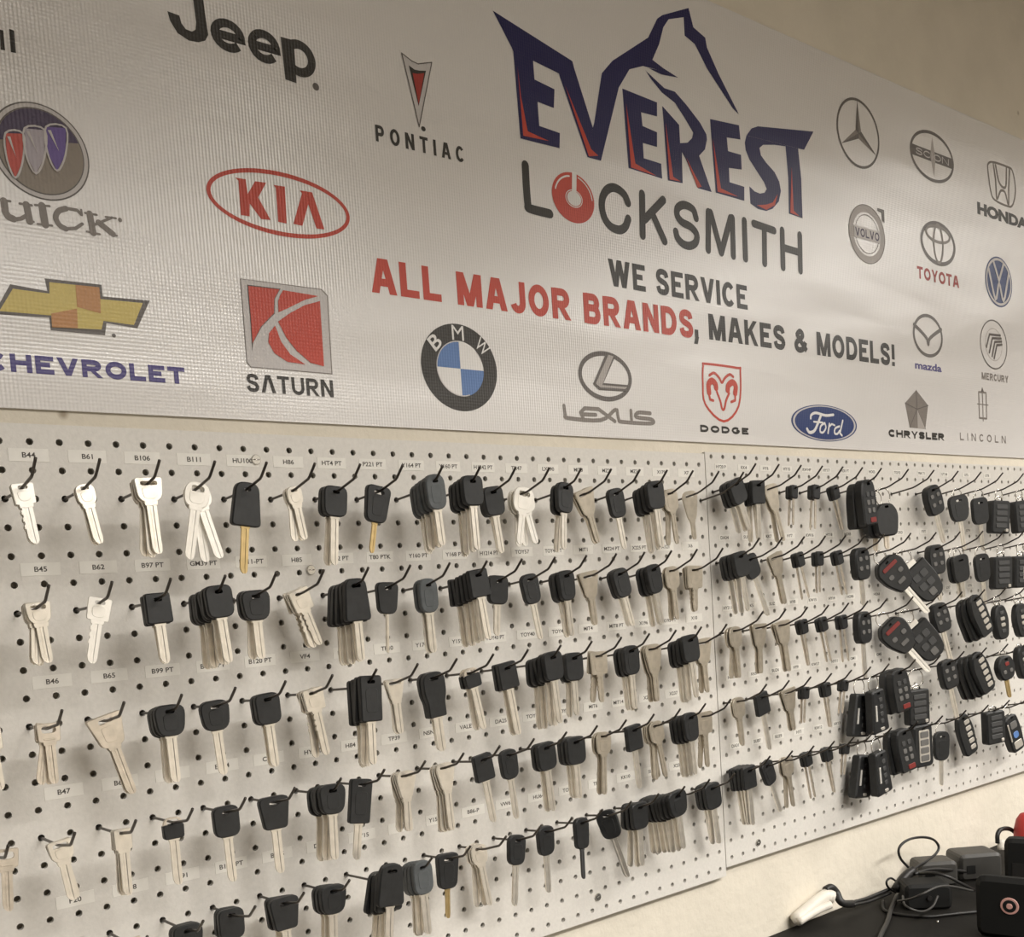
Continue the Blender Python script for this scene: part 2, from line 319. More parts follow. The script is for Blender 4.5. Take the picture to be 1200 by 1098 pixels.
# printed artwork, in centimetres on the banner (x from the first peg column, z above the top peg row)
# p polygon, s stroke, e ellipse, r ring, t text in a rectangle, T turned text
ART = [
('sign_lettering', 'large navy letters of the shop name rising into a mountain outline', [('p', 'navy', 1, [(57.49, 53.05), (70.0, 50.38), (70.23, 49.61), (72.91, 42.84), (73.19, 43.46), (75.11, 50.14), (77.22, 52.23), (84.28, 56.99), (86.25, 59.95), (87.32, 60.71), (92.79, 63.16), (93.6, 60.8), (96.04, 60.04), (96.26, 58.81), (98.49, 55.78), (102.67, 51.05), (101.3, 51.63), (96.15, 55.79), (93.72, 58.58), (91.69, 59.18), (91.68, 61.63), (88.54, 60.5), (87.4, 59.15), (86.37, 56.68), (84.86, 54.25), (86.95, 53.67), (89.84, 53.13), (86.46, 52.73), (84.03, 52.96), (85.7, 53.17), (82.92, 52.96), (80.31, 51.9), (78.09, 49.05), (74.01, 38.92), (71.64, 38.91), (67.68, 47.91), (67.56, 48.27), (63.37, 48.77), (63.4, 46.56), (66.63, 46.15), (66.34, 43.82), (63.67, 43.97), (63.71, 41.1), (67.08, 40.95), (66.86, 39.06), (60.52, 38.94), (60.29, 49.05), (60.05, 49.51)], []), ('p', 'navy', 1, [(78.75, 49.09), (85.32, 48.8), (85.16, 46.92), (82.08, 46.8), (82.21, 45.05), (84.99, 44.82), (84.83, 42.86), (82.09, 42.82), (82.1, 40.84), (85.48, 40.77), (85.53, 38.78), (79.07, 38.99)], []), ('p', 'navy', 1, [(86.33, 48.56), (89.54, 46.76), (89.55, 44.32), (91.09, 44.69), (92.11, 45.52), (92.39, 46.32), (90.71, 48.0), (88.92, 49.56), (86.35, 50.36), (84.33, 51.67), (83.39, 52.5), (86.94, 51.05), (89.04, 51.07), (91.29, 49.82), (93.97, 48.0), (95.2, 46.68), (95.28, 45.98), (94.72, 44.51), (93.39, 43.38), (95.7, 38.82), (92.8, 38.83), (90.48, 42.44), (89.8, 43.16), (89.63, 38.94), (86.65, 38.76)], []), ('p', 'navy', 1, [(96.15, 48.98), (102.55, 49.49), (102.72, 47.51), (99.65, 47.17), (99.78, 45.29), (102.7, 45.34), (102.68, 43.25), (99.78, 42.94), (99.77, 40.93), (103.07, 40.88), (102.91, 38.84), (96.61, 38.9)], []), ('p', 'navy', 1, [(120.76, 52.43), (118.1, 49.14), (116.6, 49.03), (117.07, 44.66), (116.94, 38.63), (113.53, 38.77), (113.77, 44.05), (113.45, 48.73), (110.77, 48.4), (107.98, 47.84), (107.09, 47.2), (107.36, 46.2), (108.53, 45.37), (110.46, 44.36), (111.49, 43.16), (111.8, 41.83), (111.16, 40.17), (109.54, 38.82), (107.99, 38.25), (106.01, 38.22), (104.34, 38.7), (104.29, 41.16), (105.46, 40.64), (106.68, 40.55), (107.79, 40.87), (108.34, 41.52), (107.81, 42.34), (104.59, 45.05), (103.82, 46.25), (103.71, 47.27), (104.18, 48.41), (105.43, 49.66), (106.94, 50.28)], []), ('p', 'red', 2, [(60.77, 47.5), (60.98, 39.35), (65.18, 39.58), (61.75, 40.04), (61.02, 44.0)], []), ('p', 'red', 2, [(68.5, 47.02), (71.87, 39.06), (73.58, 39.47), (72.36, 40.05)], []), ('p', 'red', 2, [(79.26, 47.28), (79.52, 39.12), (84.36, 38.93), (80.38, 39.81)], []), ('p', 'red', 2, [(86.78, 46.45), (87.0, 38.96), (89.22, 39.09), (87.72, 39.46)], []), ('p', 'red', 2, [(90.62, 42.61), (92.67, 38.86), (93.58, 39.17), (92.36, 40.44)], []), ('p', 'red', 2, [(96.53, 46.38), (96.99, 39.08), (101.51, 39.2), (97.77, 39.69)], []), ('p', 'red', 2, [(105.8, 38.7), (108.0, 38.4), (110.09, 39.43), (110.94, 41.21), (109.61, 39.75), (108.06, 39.18)], []), ('p', 'red', 2, [(114.69, 45.93), (113.85, 38.95), (116.16, 38.82), (114.73, 39.44)], [])]),
('sign_lettering', 'charcoal rounded letters with a red key-slot disc', [('s', 'charcoal', 1, 1.14, [(61.02, 35.89), (60.98, 33.29), (61.04, 31.16), (61.33, 30.75), (64.55, 30.67)], 0), ('s', 'charcoal', 1, 1.14, [(78.57, 34.39), (78.05, 35.29), (76.91, 35.83), (75.75, 35.87), (74.65, 35.27), (73.87, 34.16), (73.71, 32.83), (74.12, 31.6), (74.98, 30.84), (76.01, 30.59), (76.95, 30.66), (77.83, 31.21), (78.45, 32.3)], 0), ('s', 'charcoal', 1, 1.14, [(81.37, 36.04), (81.04, 30.54)], 0), ('s', 'charcoal', 1, 1.14, [(85.47, 35.95), (81.59, 32.73)], 0), ('s', 'charcoal', 1, 1.14, [(83.27, 33.59), (85.32, 30.43)], 0), ('s', 'charcoal', 1, 1.14, [(92.07, 34.62), (91.51, 35.72), (89.72, 36.03), (88.34, 35.38), (88.15, 34.34), (89.1, 33.58), (90.89, 33.22), (92.0, 32.38), (91.71, 31.22), (90.39, 30.56), (89.01, 30.64), (87.96, 31.3), (87.69, 32.08)], 0), ('s', 'charcoal', 1, 1.14, [(94.8, 35.9), (94.32, 30.58)], 0), ('s', 'charcoal', 1, 1.14, [(95.24, 35.88), (97.17, 30.61), (99.61, 35.84)], 0), ('s', 'charcoal', 1, 1.14, [(100.0, 35.91), (99.82, 30.51)], 0), ('s', 'charcoal', 1, 1.14, [(102.72, 35.96), (102.58, 30.52)], 0), ('s', 'charcoal', 1, 1.14, [(104.9, 35.92), (109.67, 35.65)], 0), ('s', 'charcoal', 1, 1.14, [(107.34, 35.62), (107.04, 30.45)], 0), ('s', 'charcoal', 1, 1.14, [(111.66, 36.0), (111.48, 30.45)], 0), ('s', 'charcoal', 1, 1.14, [(116.03, 35.97), (115.83, 30.53)], 0), ('s', 'charcoal', 1, 1.14, [(111.64, 33.45), (115.83, 33.29)], 0), ('e', 'red', 1, 68.72, 33.32, 3.62, 3.11), ('e', 'print_white', 3, 68.81, 33.23, 1.2, 0.91), ('r', 'print_white', 2, 68.81, 33.23, 1.46, 1.11, 0.12), ('p', 'print_white', 3, [(68.73, 36.58), (69.52, 36.6), (69.24, 33.83), (68.49, 33.77)], []), ('s', 'print_white', 2, 0.22, [(68.19, 35.92), (67.94, 35.88), (67.7, 35.82), (67.47, 35.74), (67.25, 35.64), (67.03, 35.53), (66.83, 35.41), (66.64, 35.27), (66.46, 35.12), (66.3, 34.96), (66.16, 34.78), (66.03, 34.6), (65.92, 34.41), (65.82, 34.21), (65.75, 34.0)], 0), ('s', 'print_white', 2, 0.16, [(71.97, 33.56), (71.93, 33.8), (71.87, 34.02), (71.79, 34.25), (71.69, 34.46), (71.57, 34.67), (71.43, 34.87), (71.27, 35.06), (71.09, 35.24), (70.9, 35.4), (70.69, 35.55), (70.46, 35.68), (70.23, 35.8), (69.98, 35.9), (69.73, 35.98)], 0)]),
('slogan_lettering', 'bold black slogan words at the top', [('g', 'charcoal', 1, 'WE SERVICE', 74.24, 102.53, 23.11, 26.59, 0.78, 0.17)]),
('slogan_lettering', 'bold red slogan words', [('g', 'red', 1, 'ALL MAJOR BRANDS', 37.58, 90.26, 17.81, 21.62, 0.92, 0.17)]),
('slogan_lettering', 'bold black slogan words after the red ones', [('g', 'charcoal', 1, ',', 90.53, 91.67, 17.07, 19.09, 0.75, 0.17), ('g', 'charcoal', 1, 'MAKES & MODELS!', 93.57, 141.31, 18.0, 21.62, 0.86, 0.17)]),
('wordmark_lettering', 'heavy black wordmark', [('p', 'charcoal', 1, [(19.58, 44.62), (20.65, 44.72), (20.75, 42.5), (20.89, 40.63), (20.51, 40.0), (19.79, 39.65), (18.79, 39.56), (17.71, 39.97), (17.07, 40.93), (16.88, 41.78), (18.06, 41.7), (18.19, 41.03), (18.59, 40.58), (19.19, 40.5), (19.59, 40.78), (19.72, 41.51)], []), ('g', 'charcoal', 1, 'e', 21.16, 24.81, 39.56, 42.68, 0.84, 0.17), ('g', 'charcoal', 1, 'e', 25.12, 28.68, 39.46, 42.69, 0.84, 0.17), ('g', 'charcoal', 1, 'o', 28.95, 32.76, 39.07, 42.73, 0.92, 0.17), ('p', 'charcoal', 1, [(28.87, 42.56), (30.37, 42.6), (30.29, 38.27), (29.02, 38.35)], []), ('e', 'grey_dark', 1, 32.56, 38.45, 0.39, 0.39)]),
('wordmark_lettering', 'two heavy black strokes of a cropped wordmark', [('p', 'charcoal', 1, [(1.31, 35.95), (1.62, 35.95), (1.6, 34.25), (1.24, 34.23)], []), ('p', 'charcoal', 1, [(2.12, 36.22), (2.53, 36.17), (2.5, 34.26), (2.08, 34.23)], [])]),
('emblem', 'narrow silver and red arrowhead emblem', [('p', 'silver', 1, [(43.87, 44.73), (45.15, 44.2), (46.0, 44.09), (47.94, 44.74), (45.53, 37.12)], []), ('p', 'charcoal', 2, [(44.7, 43.62), (45.46, 43.34), (46.1, 43.39), (47.04, 43.6), (45.66, 39.41)], []), ('p', 'red_dark', 3, [(45.14, 42.88), (45.82, 42.95), (46.75, 43.27), (45.68, 39.6)], []), ('s', 'grey_dark', 2, 0.12, [(43.87, 44.73), (45.15, 44.2), (46.0, 44.09), (47.94, 44.74), (45.53, 37.12)], 1), ('e', 'charcoal', 1, 46.1, 37.02, 0.31, 0.27)]),
('emblem_lettering', 'black spaced capitals under the arrowhead', [('g', 'charcoal', 1, 'PONTIAC', 39.59, 51.67, 34.34, 36.12, 0.36, 0.62)]),
('emblem', 'red oval ring around three red capitals', [('r', 'red', 1, 27.34, 25.5, 8.12, 3.27, 0.44), ('p', 'red', 1, [(22.44, 27.26), (23.56, 27.3), (23.64, 25.86), (24.59, 27.29), (25.82, 27.37), (24.78, 25.72), (25.97, 23.67), (24.91, 23.59), (23.78, 24.94), (23.66, 23.65), (22.7, 23.63), (22.76, 27.02)], []), ('p', 'red', 1, [(26.62, 27.3), (27.92, 27.36), (27.77, 23.6), (26.8, 23.63), (26.86, 27.03)], []), ('p', 'red', 1, [(29.62, 27.29), (31.08, 27.34), (32.2, 23.69), (31.26, 23.64), (30.5, 26.02), (29.6, 23.66), (28.55, 23.7), (29.86, 27.02)], [])]),
('emblem', 'round dark emblem with three slanted shields', [('e', 'grey_dark', 1, 3.76, 26.06, 4.24, 4.24), ('e', 'silver', 2, 3.76, 26.06, 4.11, 4.11), ('e', 'grey_dark', 3, 3.76, 26.06, 3.77, 3.77), ('e', 'taupe', 4, 3.76, 26.06, 3.67, 3.67), ('p', 'plum', 5, [(7.14, 27.43), (6.89, 27.94), (6.55, 28.4), (6.15, 28.81), (5.69, 29.15), (5.18, 29.42), (4.64, 29.6), (4.08, 29.69), (3.51, 29.7), (2.94, 29.61), (2.39, 29.44), (1.88, 29.19), (1.42, 28.85), (1.01, 28.45), (0.67, 27.99), (0.4, 27.48), (0.22, 26.94), (0.13, 26.38)], []), ('p', 'shield_red', 7, [(0.86, 27.01), (2.36, 27.27), (2.07, 24.83), (1.31, 23.27), (0.77, 24.73)], []), ('s', 'silver', 8, 0.16, [(0.86, 27.01), (2.36, 27.27), (2.07, 24.83), (1.31, 23.27), (0.77, 24.73)], 1), ('p', 'silver', 9, [(0.97, 26.74), (1.24, 26.8), (1.55, 25.0), (1.48, 25.29)], []), ('p', 'shield_silver', 7, [(2.52, 27.78), (4.27, 27.97), (3.98, 25.54), (3.1, 23.97), (2.43, 25.44)], []), ('s', 'silver', 8, 0.16, [(2.52, 27.78), (4.27, 27.97), (3.98, 25.54), (3.1, 23.97), (2.43, 25.44)], 1), ('p', 'silver', 9, [(2.64, 27.51), (2.91, 27.56), (3.45, 25.77), (3.39, 26.06)], []), ('p', 'shield_blue', 7, [(4.39, 28.3), (6.14, 28.55), (5.85, 26.12), (4.97, 24.56), (4.3, 26.0)], []), ('s', 'silver', 8, 0.16, [(4.39, 28.3), (6.14, 28.55), (5.85, 26.12), (4.97, 24.56), (4.3, 26.0)], 1), ('p', 'silver', 9, [(4.5, 28.02), (4.78, 28.08), (5.31, 26.32), (5.24, 26.61)], [])]),
('emblem_lettering', 'grey serif capitals under the round emblem', [('s', 'grey_text', 1, 0.62, [(0.19, 21.15), (0.21, 20.19), (0.43, 19.81), (0.82, 19.71)], 0), ('s', 'grey_text', 1, 0.36, [(0.43, 19.81), (0.99, 19.69), (1.47, 19.83), (2.04, 20.22)], 0), ('s', 'grey_text', 1, 0.62, [(2.05, 21.14), (2.19, 19.7)], 0), ('s', 'grey_text', 1, 0.22, [(-0.24, 21.17), (0.7, 21.2)], 0), ('s', 'grey_text', 1, 0.22, [(1.49, 21.13), (2.49, 21.15)], 0), ('s', 'grey_text', 1, 0.2, [(1.99, 19.76), (2.52, 19.72)], 0), ('s', 'grey_text', 1, 0.66, [(3.39, 21.27), (3.5, 19.63)], 0), ('s', 'grey_text', 1, 0.2, [(2.79, 21.23), (4.04, 21.35)], 0), ('s', 'grey_text', 1, 0.2, [(2.86, 19.59), (4.09, 19.64)], 0), ('s', 'grey_text', 1, 0.5, [(5.46, 21.37), (4.79, 21.04), (4.48, 20.41), (4.75, 19.79), (5.27, 19.54)], 0), ('s', 'grey_text', 1, 0.3, [(6.79, 21.07), (6.45, 21.39), (5.46, 21.4)], 0), ('s', 'grey_text', 1, 0.3, [(5.27, 19.54), (6.16, 19.72), (6.8, 20.22)], 0), ('s', 'grey_text', 1, 0.2, [(6.83, 21.48), (6.84, 21.01)], 0), ('s', 'grey_text', 1, 0.6, [(7.56, 21.25), (7.72, 19.55)], 0), ('s', 'grey_text', 1, 0.2, [(7.16, 21.26), (8.19, 21.26)], 0), ('s', 'grey_text', 1, 0.2, [(7.17, 19.59), (8.3, 19.53)], 0), ('s', 'grey_text', 1, 0.24, [(9.6, 21.24), (7.91, 20.33)], 0), ('s', 'grey_text', 1, 0.56, [(8.32, 20.59), (9.55, 19.73)], 0), ('s', 'grey_text', 1, 0.2, [(9.02, 21.21), (9.96, 21.24)], 0), ('s', 'grey_text', 1, 0.2, [(9.25, 19.68), (9.9, 19.64)], 0), ('s', 'grey_text', 1, 0.6, [(-1.81, 21.22), (-1.73, 19.81)], 0), ('s', 'grey_text', 1, 0.4, [(-1.81, 21.22), (-1.03, 21.18), (-0.95, 20.83), (-1.77, 20.51), (-0.88, 20.43), (-0.86, 20.07), (-1.73, 19.81)], 0), ('e', 'grey_text', 1, 10.34, 21.15, 0.19, 0.21)]),
('emblem', 'gold bow-tie emblem with dark outline', [('p', 'grey_dark', 1, [(-0.02, 13.94), (3.1, 13.71), (2.96, 14.82), (8.01, 14.9), (8.03, 13.83), (12.46, 13.97), (11.01, 11.21), (8.12, 11.4), (7.88, 10.26), (3.04, 10.23), (3.01, 11.35), (-1.66, 11.17)], []), ('p', 'gold', 2, [(0.16, 13.56), (3.25, 13.51), (3.33, 14.53), (7.76, 14.62), (7.76, 13.55), (11.75, 13.65), (10.69, 11.48), (7.86, 11.57), (7.6, 10.75), (3.18, 10.51), (3.2, 11.56), (-1.17, 11.47)], []), ('p', 'gold_dark', 3, [(5.62, 14.58), (7.76, 14.62), (7.76, 13.55), (7.67, 12.22), (5.57, 12.58)], []), ('p', 'gold_dark', 3, [(3.18, 10.51), (3.22, 11.73), (5.55, 12.43), (5.45, 10.65)], []), ('e', 'grey_dark', 1, 8.7, 10.31, 0.19, 0.18)]),
('emblem_lettering', 'wide dark blue capitals under the bow-tie', [('g', 'blue_text', 1, 'CHEVROLET', -2.81, 15.25, 6.25, 7.86, 0.46, 0.16)]),
('emblem', 'red and silver square emblem with crossing curves', [('p', 'grey_text', 1, [(21.97, 17.27), (31.28, 17.37), (31.97, 16.77), (31.76, 8.43), (22.27, 8.44), (21.88, 8.88)], []), ('p', 'silver', 2, [(22.07, 17.2), (31.19, 17.27), (31.82, 16.68), (31.61, 8.53), (22.35, 8.52), (21.98, 8.94)], []), ('p', 'grey_dark', 3, [(22.69, 16.74), (26.42, 16.79), (25.69, 15.68), (25.52, 14.16), (23.93, 12.66), (22.83, 10.98), (22.61, 10.03), (22.7, 13.48)], []), ('p', 'red', 4, [(22.79, 16.62), (26.26, 16.69), (25.58, 15.64), (25.42, 14.2), (23.84, 12.7), (22.73, 10.9), (22.78, 13.49)], []), ('p', 'red', 4, [(26.68, 16.67), (30.77, 16.55), (29.12, 15.97), (27.02, 14.85), (25.95, 14.33), (26.0, 15.45), (26.27, 16.08)], []), ('p', 'red', 4, [(30.92, 16.05), (30.77, 9.19), (29.21, 9.44), (27.69, 10.54), (26.59, 11.8), (25.8, 13.38), (27.29, 14.41), (29.07, 15.42)], []), ('p', 'red', 4, [(25.42, 12.94), (25.94, 11.38), (26.88, 10.13), (28.56, 9.22), (26.5, 9.31), (25.07, 10.09), (24.5, 11.14), (24.67, 12.09)], [])]),
('emblem_lettering', 'dark grey capitals under the square emblem', [('g', 'charcoal', 1, 'SΛTURN', 21.71, 31.7, 5.99, 7.8, 0.36, 0.17)]),
('emblem', 'black ring emblem with blue and white quarters', [('e', 'charcoal', 1, 48.88, 10.49, 5.5, 5.05), ('r', 'silver', 2, 48.92, 10.37, 3.41, 3.21, 0.12), ('p', 'blue_light', 2, [(48.92, 10.37), (48.92, 13.58), (48.54, 13.56), (48.16, 13.5), (47.79, 13.4), (47.44, 13.26), (47.11, 13.09), (46.79, 12.88), (46.51, 12.64), (46.25, 12.37), (46.03, 12.08), (45.85, 11.76), (45.7, 11.43), (45.6, 11.08), (45.53, 10.73), (45.51, 10.37)], []), ('p', 'blue_light', 2, [(48.92, 10.37), (48.92, 7.16), (49.3, 7.18), (49.68, 7.24), (50.05, 7.34), (50.4, 7.48), (50.73, 7.65), (51.05, 7.86), (51.33, 8.1), (51.59, 8.37), (51.81, 8.66), (51.99, 8.98), (52.14, 9.31), (52.24, 9.66), (52.31, 10.01), (52.33, 10.37)], []), ('p', 'print_white', 2, [(48.92, 10.37), (52.33, 10.37), (52.31, 10.73), (52.24, 11.08), (52.14, 11.43), (51.99, 11.76), (51.81, 12.08), (51.59, 12.37), (51.33, 12.64), (51.05, 12.88), (50.73, 13.09), (50.4, 13.26), (50.05, 13.4), (49.68, 13.5), (49.3, 13.56), (48.92, 13.58)], []), ('p', 'print_white', 2, [(48.92, 10.37), (45.51, 10.37), (45.53, 10.01), (45.6, 9.66), (45.7, 9.31), (45.85, 8.98), (46.03, 8.66), (46.25, 8.37), (46.51, 8.1), (46.79, 7.86), (47.11, 7.65), (47.44, 7.48), (47.79, 7.34), (48.16, 7.24), (48.54, 7.18), (48.92, 7.16)], []), ('T', 'print_white', 3, 'B', 45.52, 13.18, 1.5, 1.75, 42, 0.015), ('T', 'print_white', 3, 'M', 48.87, 14.49, 1.7, 1.7, 0, 0.0), ('T', 'print_white', 3, 'W', 52.36, 13.2, 1.9, 1.6, -42, 0.0)]),
('emblem', 'grey ring emblem with a slanted letter inside', [('r', 'grey_dark', 1, 72.53, 11.23, 4.84, 3.24, 0.62), ('p', 'grey_dark', 2, [(72.85, 14.23), (74.5, 13.99), (72.07, 10.34), (76.85, 10.39), (76.12, 9.49), (71.19, 9.36), (70.18, 10.06)], []), ('p', 'grey_mid', 3, [(73.23, 14.08), (74.13, 13.93), (71.78, 10.04), (76.36, 10.09), (75.96, 9.8), (71.4, 9.73), (70.63, 10.15)], [])]),
('emblem_lettering', 'grey linked capitals under the slanted-letter emblem', [('s', 'grey_text', 1, 0.52, [(64.88, 7.01), (65.02, 5.89), (65.49, 5.48), (71.13, 5.48), (73.69, 6.86), (74.06, 6.95)], 0), ('s', 'grey_text', 1, 0.52, [(70.89, 6.9), (68.42, 6.87), (67.67, 6.28), (68.08, 5.58)], 0), ('s', 'grey_text', 1, 0.52, [(68.12, 6.08), (70.34, 6.13)], 0), ('s', 'grey_text', 1, 0.52, [(70.89, 6.9), (73.75, 5.46)], 0), ('s', 'grey_text', 1, 0.52, [(74.28, 6.96), (74.48, 5.8), (75.13, 5.46), (80.55, 5.49), (80.79, 6.04), (77.82, 6.22), (78.25, 6.84), (80.56, 6.87)], 0), ('s', 'grey_text', 1, 0.52, [(76.85, 7.03), (76.89, 5.65)], 0)]),
('emblem', 'red outlined shield with a red horned head', [('s', 'red', 1, 0.36, [(91.92, 14.13), (92.61, 14.47), (99.33, 14.42), (100.1, 13.94), (99.36, 8.94), (95.8, 6.5), (91.99, 8.7), (91.67, 11.8)], 1), ('s', 'red', 1, 0.95, [(92.9, 10.46), (92.89, 11.56), (93.61, 12.16), (94.36, 11.77), (94.49, 11.23)], 0), ('s', 'red', 1, 0.95, [(98.68, 10.72), (98.87, 11.75), (98.2, 12.26), (97.25, 11.75), (97.03, 11.06)], 0), ('s', 'red', 1, 0.4, [(92.8, 10.45), (93.06, 9.47), (93.73, 9.36)], 0), ('s', 'red', 1, 0.4, [(98.68, 10.72), (98.6, 9.69), (97.7, 9.41)], 0), ('s', 'red', 1, 0.4, [(94.61, 10.68), (95.27, 9.38), (95.59, 8.28), (96.08, 8.35), (96.52, 9.46), (97.31, 10.63)], 0), ('s', 'red', 1, 0.4, [(93.16, 12.9), (94.21, 13.31), (95.26, 12.72), (95.82, 12.05), (96.57, 12.78), (97.66, 13.35), (98.41, 13.07)], 0)]),
('emblem_lettering', 'small black capitals under the shield', [('g', 'charcoal', 1, 'DODGE', 90.61, 101.29, 4.79, 5.79, 0.34, 0.3)]),
('emblem', 'blue oval emblem with white script', [('e', 'blue_dark', 1, 120.52, 7.39, 8.77, 2.87), ('e', 'silver', 2, 120.52, 7.39, 8.38, 2.74), ('e', 'blue_dark', 3, 120.52, 7.39, 7.89, 2.58), ('s', 'print_white', 4, 0.42, [(122.75, 8.83), (120.62, 8.62), (118.16, 8.89), (116.9, 8.53), (116.66, 7.98)], 0), ('s', 'print_white', 4, 0.5, [(119.37, 8.56), (118.54, 7.34), (117.46, 6.07), (116.21, 5.77), (115.6, 6.28)], 0), ('s', 'print_white', 4, 0.3, [(117.44, 7.48), (119.79, 7.45)], 0), ('s', 'print_white', 4, 0.34, [(120.33, 7.42), (119.25, 6.88), (119.02, 6.01), (119.8, 5.92), (120.57, 6.69), (120.32, 7.37)], 0), ('s', 'print_white', 4, 0.36, [(121.58, 7.36), (121.09, 5.85)], 0), ('s', 'print_white', 4, 0.3, [(121.42, 6.86), (122.21, 7.34), (122.97, 7.17)], 0), ('s', 'print_white', 4, 0.34, [(124.24, 7.06), (123.1, 6.68), (122.88, 5.92), (123.6, 5.83), (124.28, 6.36)], 0), ('s', 'print_white', 4, 0.36, [(125.26, 8.03), (124.34, 5.98), (124.87, 5.63)], 0)]),
('emblem', 'thin grey ring with a three-pointed star', [('r', 'grey_dark', 1, 133.1, 54.75, 6.06, 5.5, 0.42), ('p', 'grey_text', 1, [(133.1, 59.98), (132.31, 55.16), (128.11, 52.14), (133.1, 53.92), (138.09, 52.14), (133.89, 55.16)], []), ('p', 'grey_dark', 2, [(133.1, 54.75), (133.1, 59.98), (132.31, 55.16)], []), ('p', 'grey_dark', 2, [(133.1, 54.75), (128.11, 52.14), (133.1, 53.92)], []), ('p', 'grey_dark', 2, [(133.1, 54.75), (138.09, 52.14), (133.89, 55.16)], [])]),
('emblem', 'grey ring emblem crossed by a dark bar', [('r', 'grey_dark', 1, 155.76, 55.52, 7.25, 4.34, 0.55), ('p', 'grey_dark', 1, [(148.87, 56.47), (162.65, 56.47), (162.65, 54.65), (148.87, 54.65)], []), ('p', 'grey_mid', 1, [(155.91, 58.99), (156.77, 55.52), (156.19, 52.05), (155.03, 55.52)], []), ('g', 'silver', 2, 'SCION', 150.32, 161.2, 55.0, 56.13, 0.2, 0.17)]),
('emblem', 'pale grey ring emblem with a name bar and arrow', [('r', 'grey_mid', 1, 134.45, 38.91, 5.23, 4.77, 1.25), ('r', 'grey_text', 2, 134.45, 38.91, 5.23, 4.77, 0.14), ('r', 'grey_text', 2, 134.45, 38.91, 3.45, 3.15, 0.12), ('p', 'silver', 3, [(130.68, 39.86), (138.22, 39.86), (138.22, 37.96), (130.68, 37.96)], []), ('g', 'plum', 4, 'VOLVO', 131.0, 137.9, 38.24, 39.58, 0.26, 0.17), ('p', 'grey_dark', 3, [(137.69, 43.68), (139.68, 43.68), (139.68, 41.53), (139.05, 41.87), (138.95, 43.11), (137.69, 43.2)], [])]),
('emblem', 'grey emblem of interlocking ovals', [('r', 'grey_dark', 1, 156.75, 40.7, 5.88, 3.85, 0.72), ('r', 'grey_text', 2, 156.75, 42.32, 4.23, 1.62, 0.55), ('r', 'grey_text', 2, 156.75, 40.7, 1.76, 3.54, 0.5)]),
('emblem_lettering', 'red capitals under the interlocking ovals', [('g', 'red_dark', 1, 'TOYOTA', 149.4, 163.47, 33.78, 35.87, 0.5, 0.17)]),
('emblem', 'outlined rounded-square emblem with a waisted letter', [('s', 'grey_text', 1, 0.42, [(175.49, 58.07), (177.46, 58.79), (182.86, 58.97), (184.98, 58.5), (185.96, 55.18), (184.6, 52.16), (182.42, 51.58), (177.63, 51.92), (176.24, 53.16), (175.4, 56.7)], 1), ('s', 'grey_text', 1, 0.5, [(177.45, 58.51), (178.17, 55.79), (178.36, 52.25)], 0), ('s', 'grey_text', 1, 0.5, [(178.32, 58.39), (179.35, 55.72), (180.8, 54.83), (182.15, 55.31), (182.54, 58.62)], 0), ('s', 'grey_text', 1, 0.5, [(183.75, 58.56), (183.25, 55.27), (183.06, 52.04)], 0), ('s', 'grey_text', 1, 0.5, [(178.73, 52.31), (179.83, 53.8), (180.76, 54.19), (181.82, 53.86), (182.75, 51.99)], 0)]),
('emblem_lettering', 'black slab capitals under the waisted-letter emblem', [('t', 'charcoal', 1, 'HONDA', 170.96, 190.52, 48.22, 50.49, 0.06)]),
('emblem', 'dark blue disc emblem with two stacked white letters', [('e', 'blue_dark', 1, 178.29, 36.77, 5.21, 4.7), ('r', 'silver', 2, 178.29, 36.77, 4.9, 4.42, 0.45), ('s', 'silver', 3, 0.62, [(176.31, 40.44), (178.29, 37.01), (180.27, 40.44)], 0), ('s', 'silver', 3, 0.62, [(174.43, 38.74), (176.73, 33.39), (178.29, 36.54), (179.85, 33.39), (182.15, 38.74)], 0)]),
('emblem', 'grey rounded ring with spread wings inside', [('r', 'grey_dark', 1, 152.26, 24.17, 4.93, 3.77, 0.58), ('s', 'grey_dark', 1, 0.66, [(147.82, 25.68), (150.29, 24.55), (151.87, 23.6), (152.26, 22.66), (152.65, 23.6), (154.23, 24.55), (156.7, 25.68)], 0)]),
('emblem_lettering', 'small blue lettering under the winged ring', [('t', 'blue_text', 1, 'mazda', 147.64, 156.44, 18.1, 19.43, 0.03)]),
('emblem', 'thin grey oval emblem with curved stripes', [('r', 'grey_dark', 1, 175.64, 24.77, 5.17, 4.65, 0.26), ('r', 'grey_mid', 1, 175.64, 24.77, 3.21, 3.07, 0.12), ('s', 'grey_dark', 1, 0.46, [(172.8, 24.07), (174.09, 26.54), (178.22, 26.72)], 0), ('s', 'grey_dark', 1, 0.46, [(173.83, 23.14), (175.12, 25.93), (178.48, 26.16)], 0), ('s', 'grey_dark', 1, 0.46, [(174.86, 22.54), (176.05, 25.33), (178.64, 25.61)], 0), ('s', 'grey_dark', 1, 0.46, [(175.64, 22.21), (176.78, 24.77), (178.74, 25.05)], 0)]),
('emblem_lettering', 'small grey capitals under the striped oval', [('g', 'grey_text', 1, 'MERCURY', 170.69, 180.9, 17.93, 19.26, 0.34, 0.17)]),
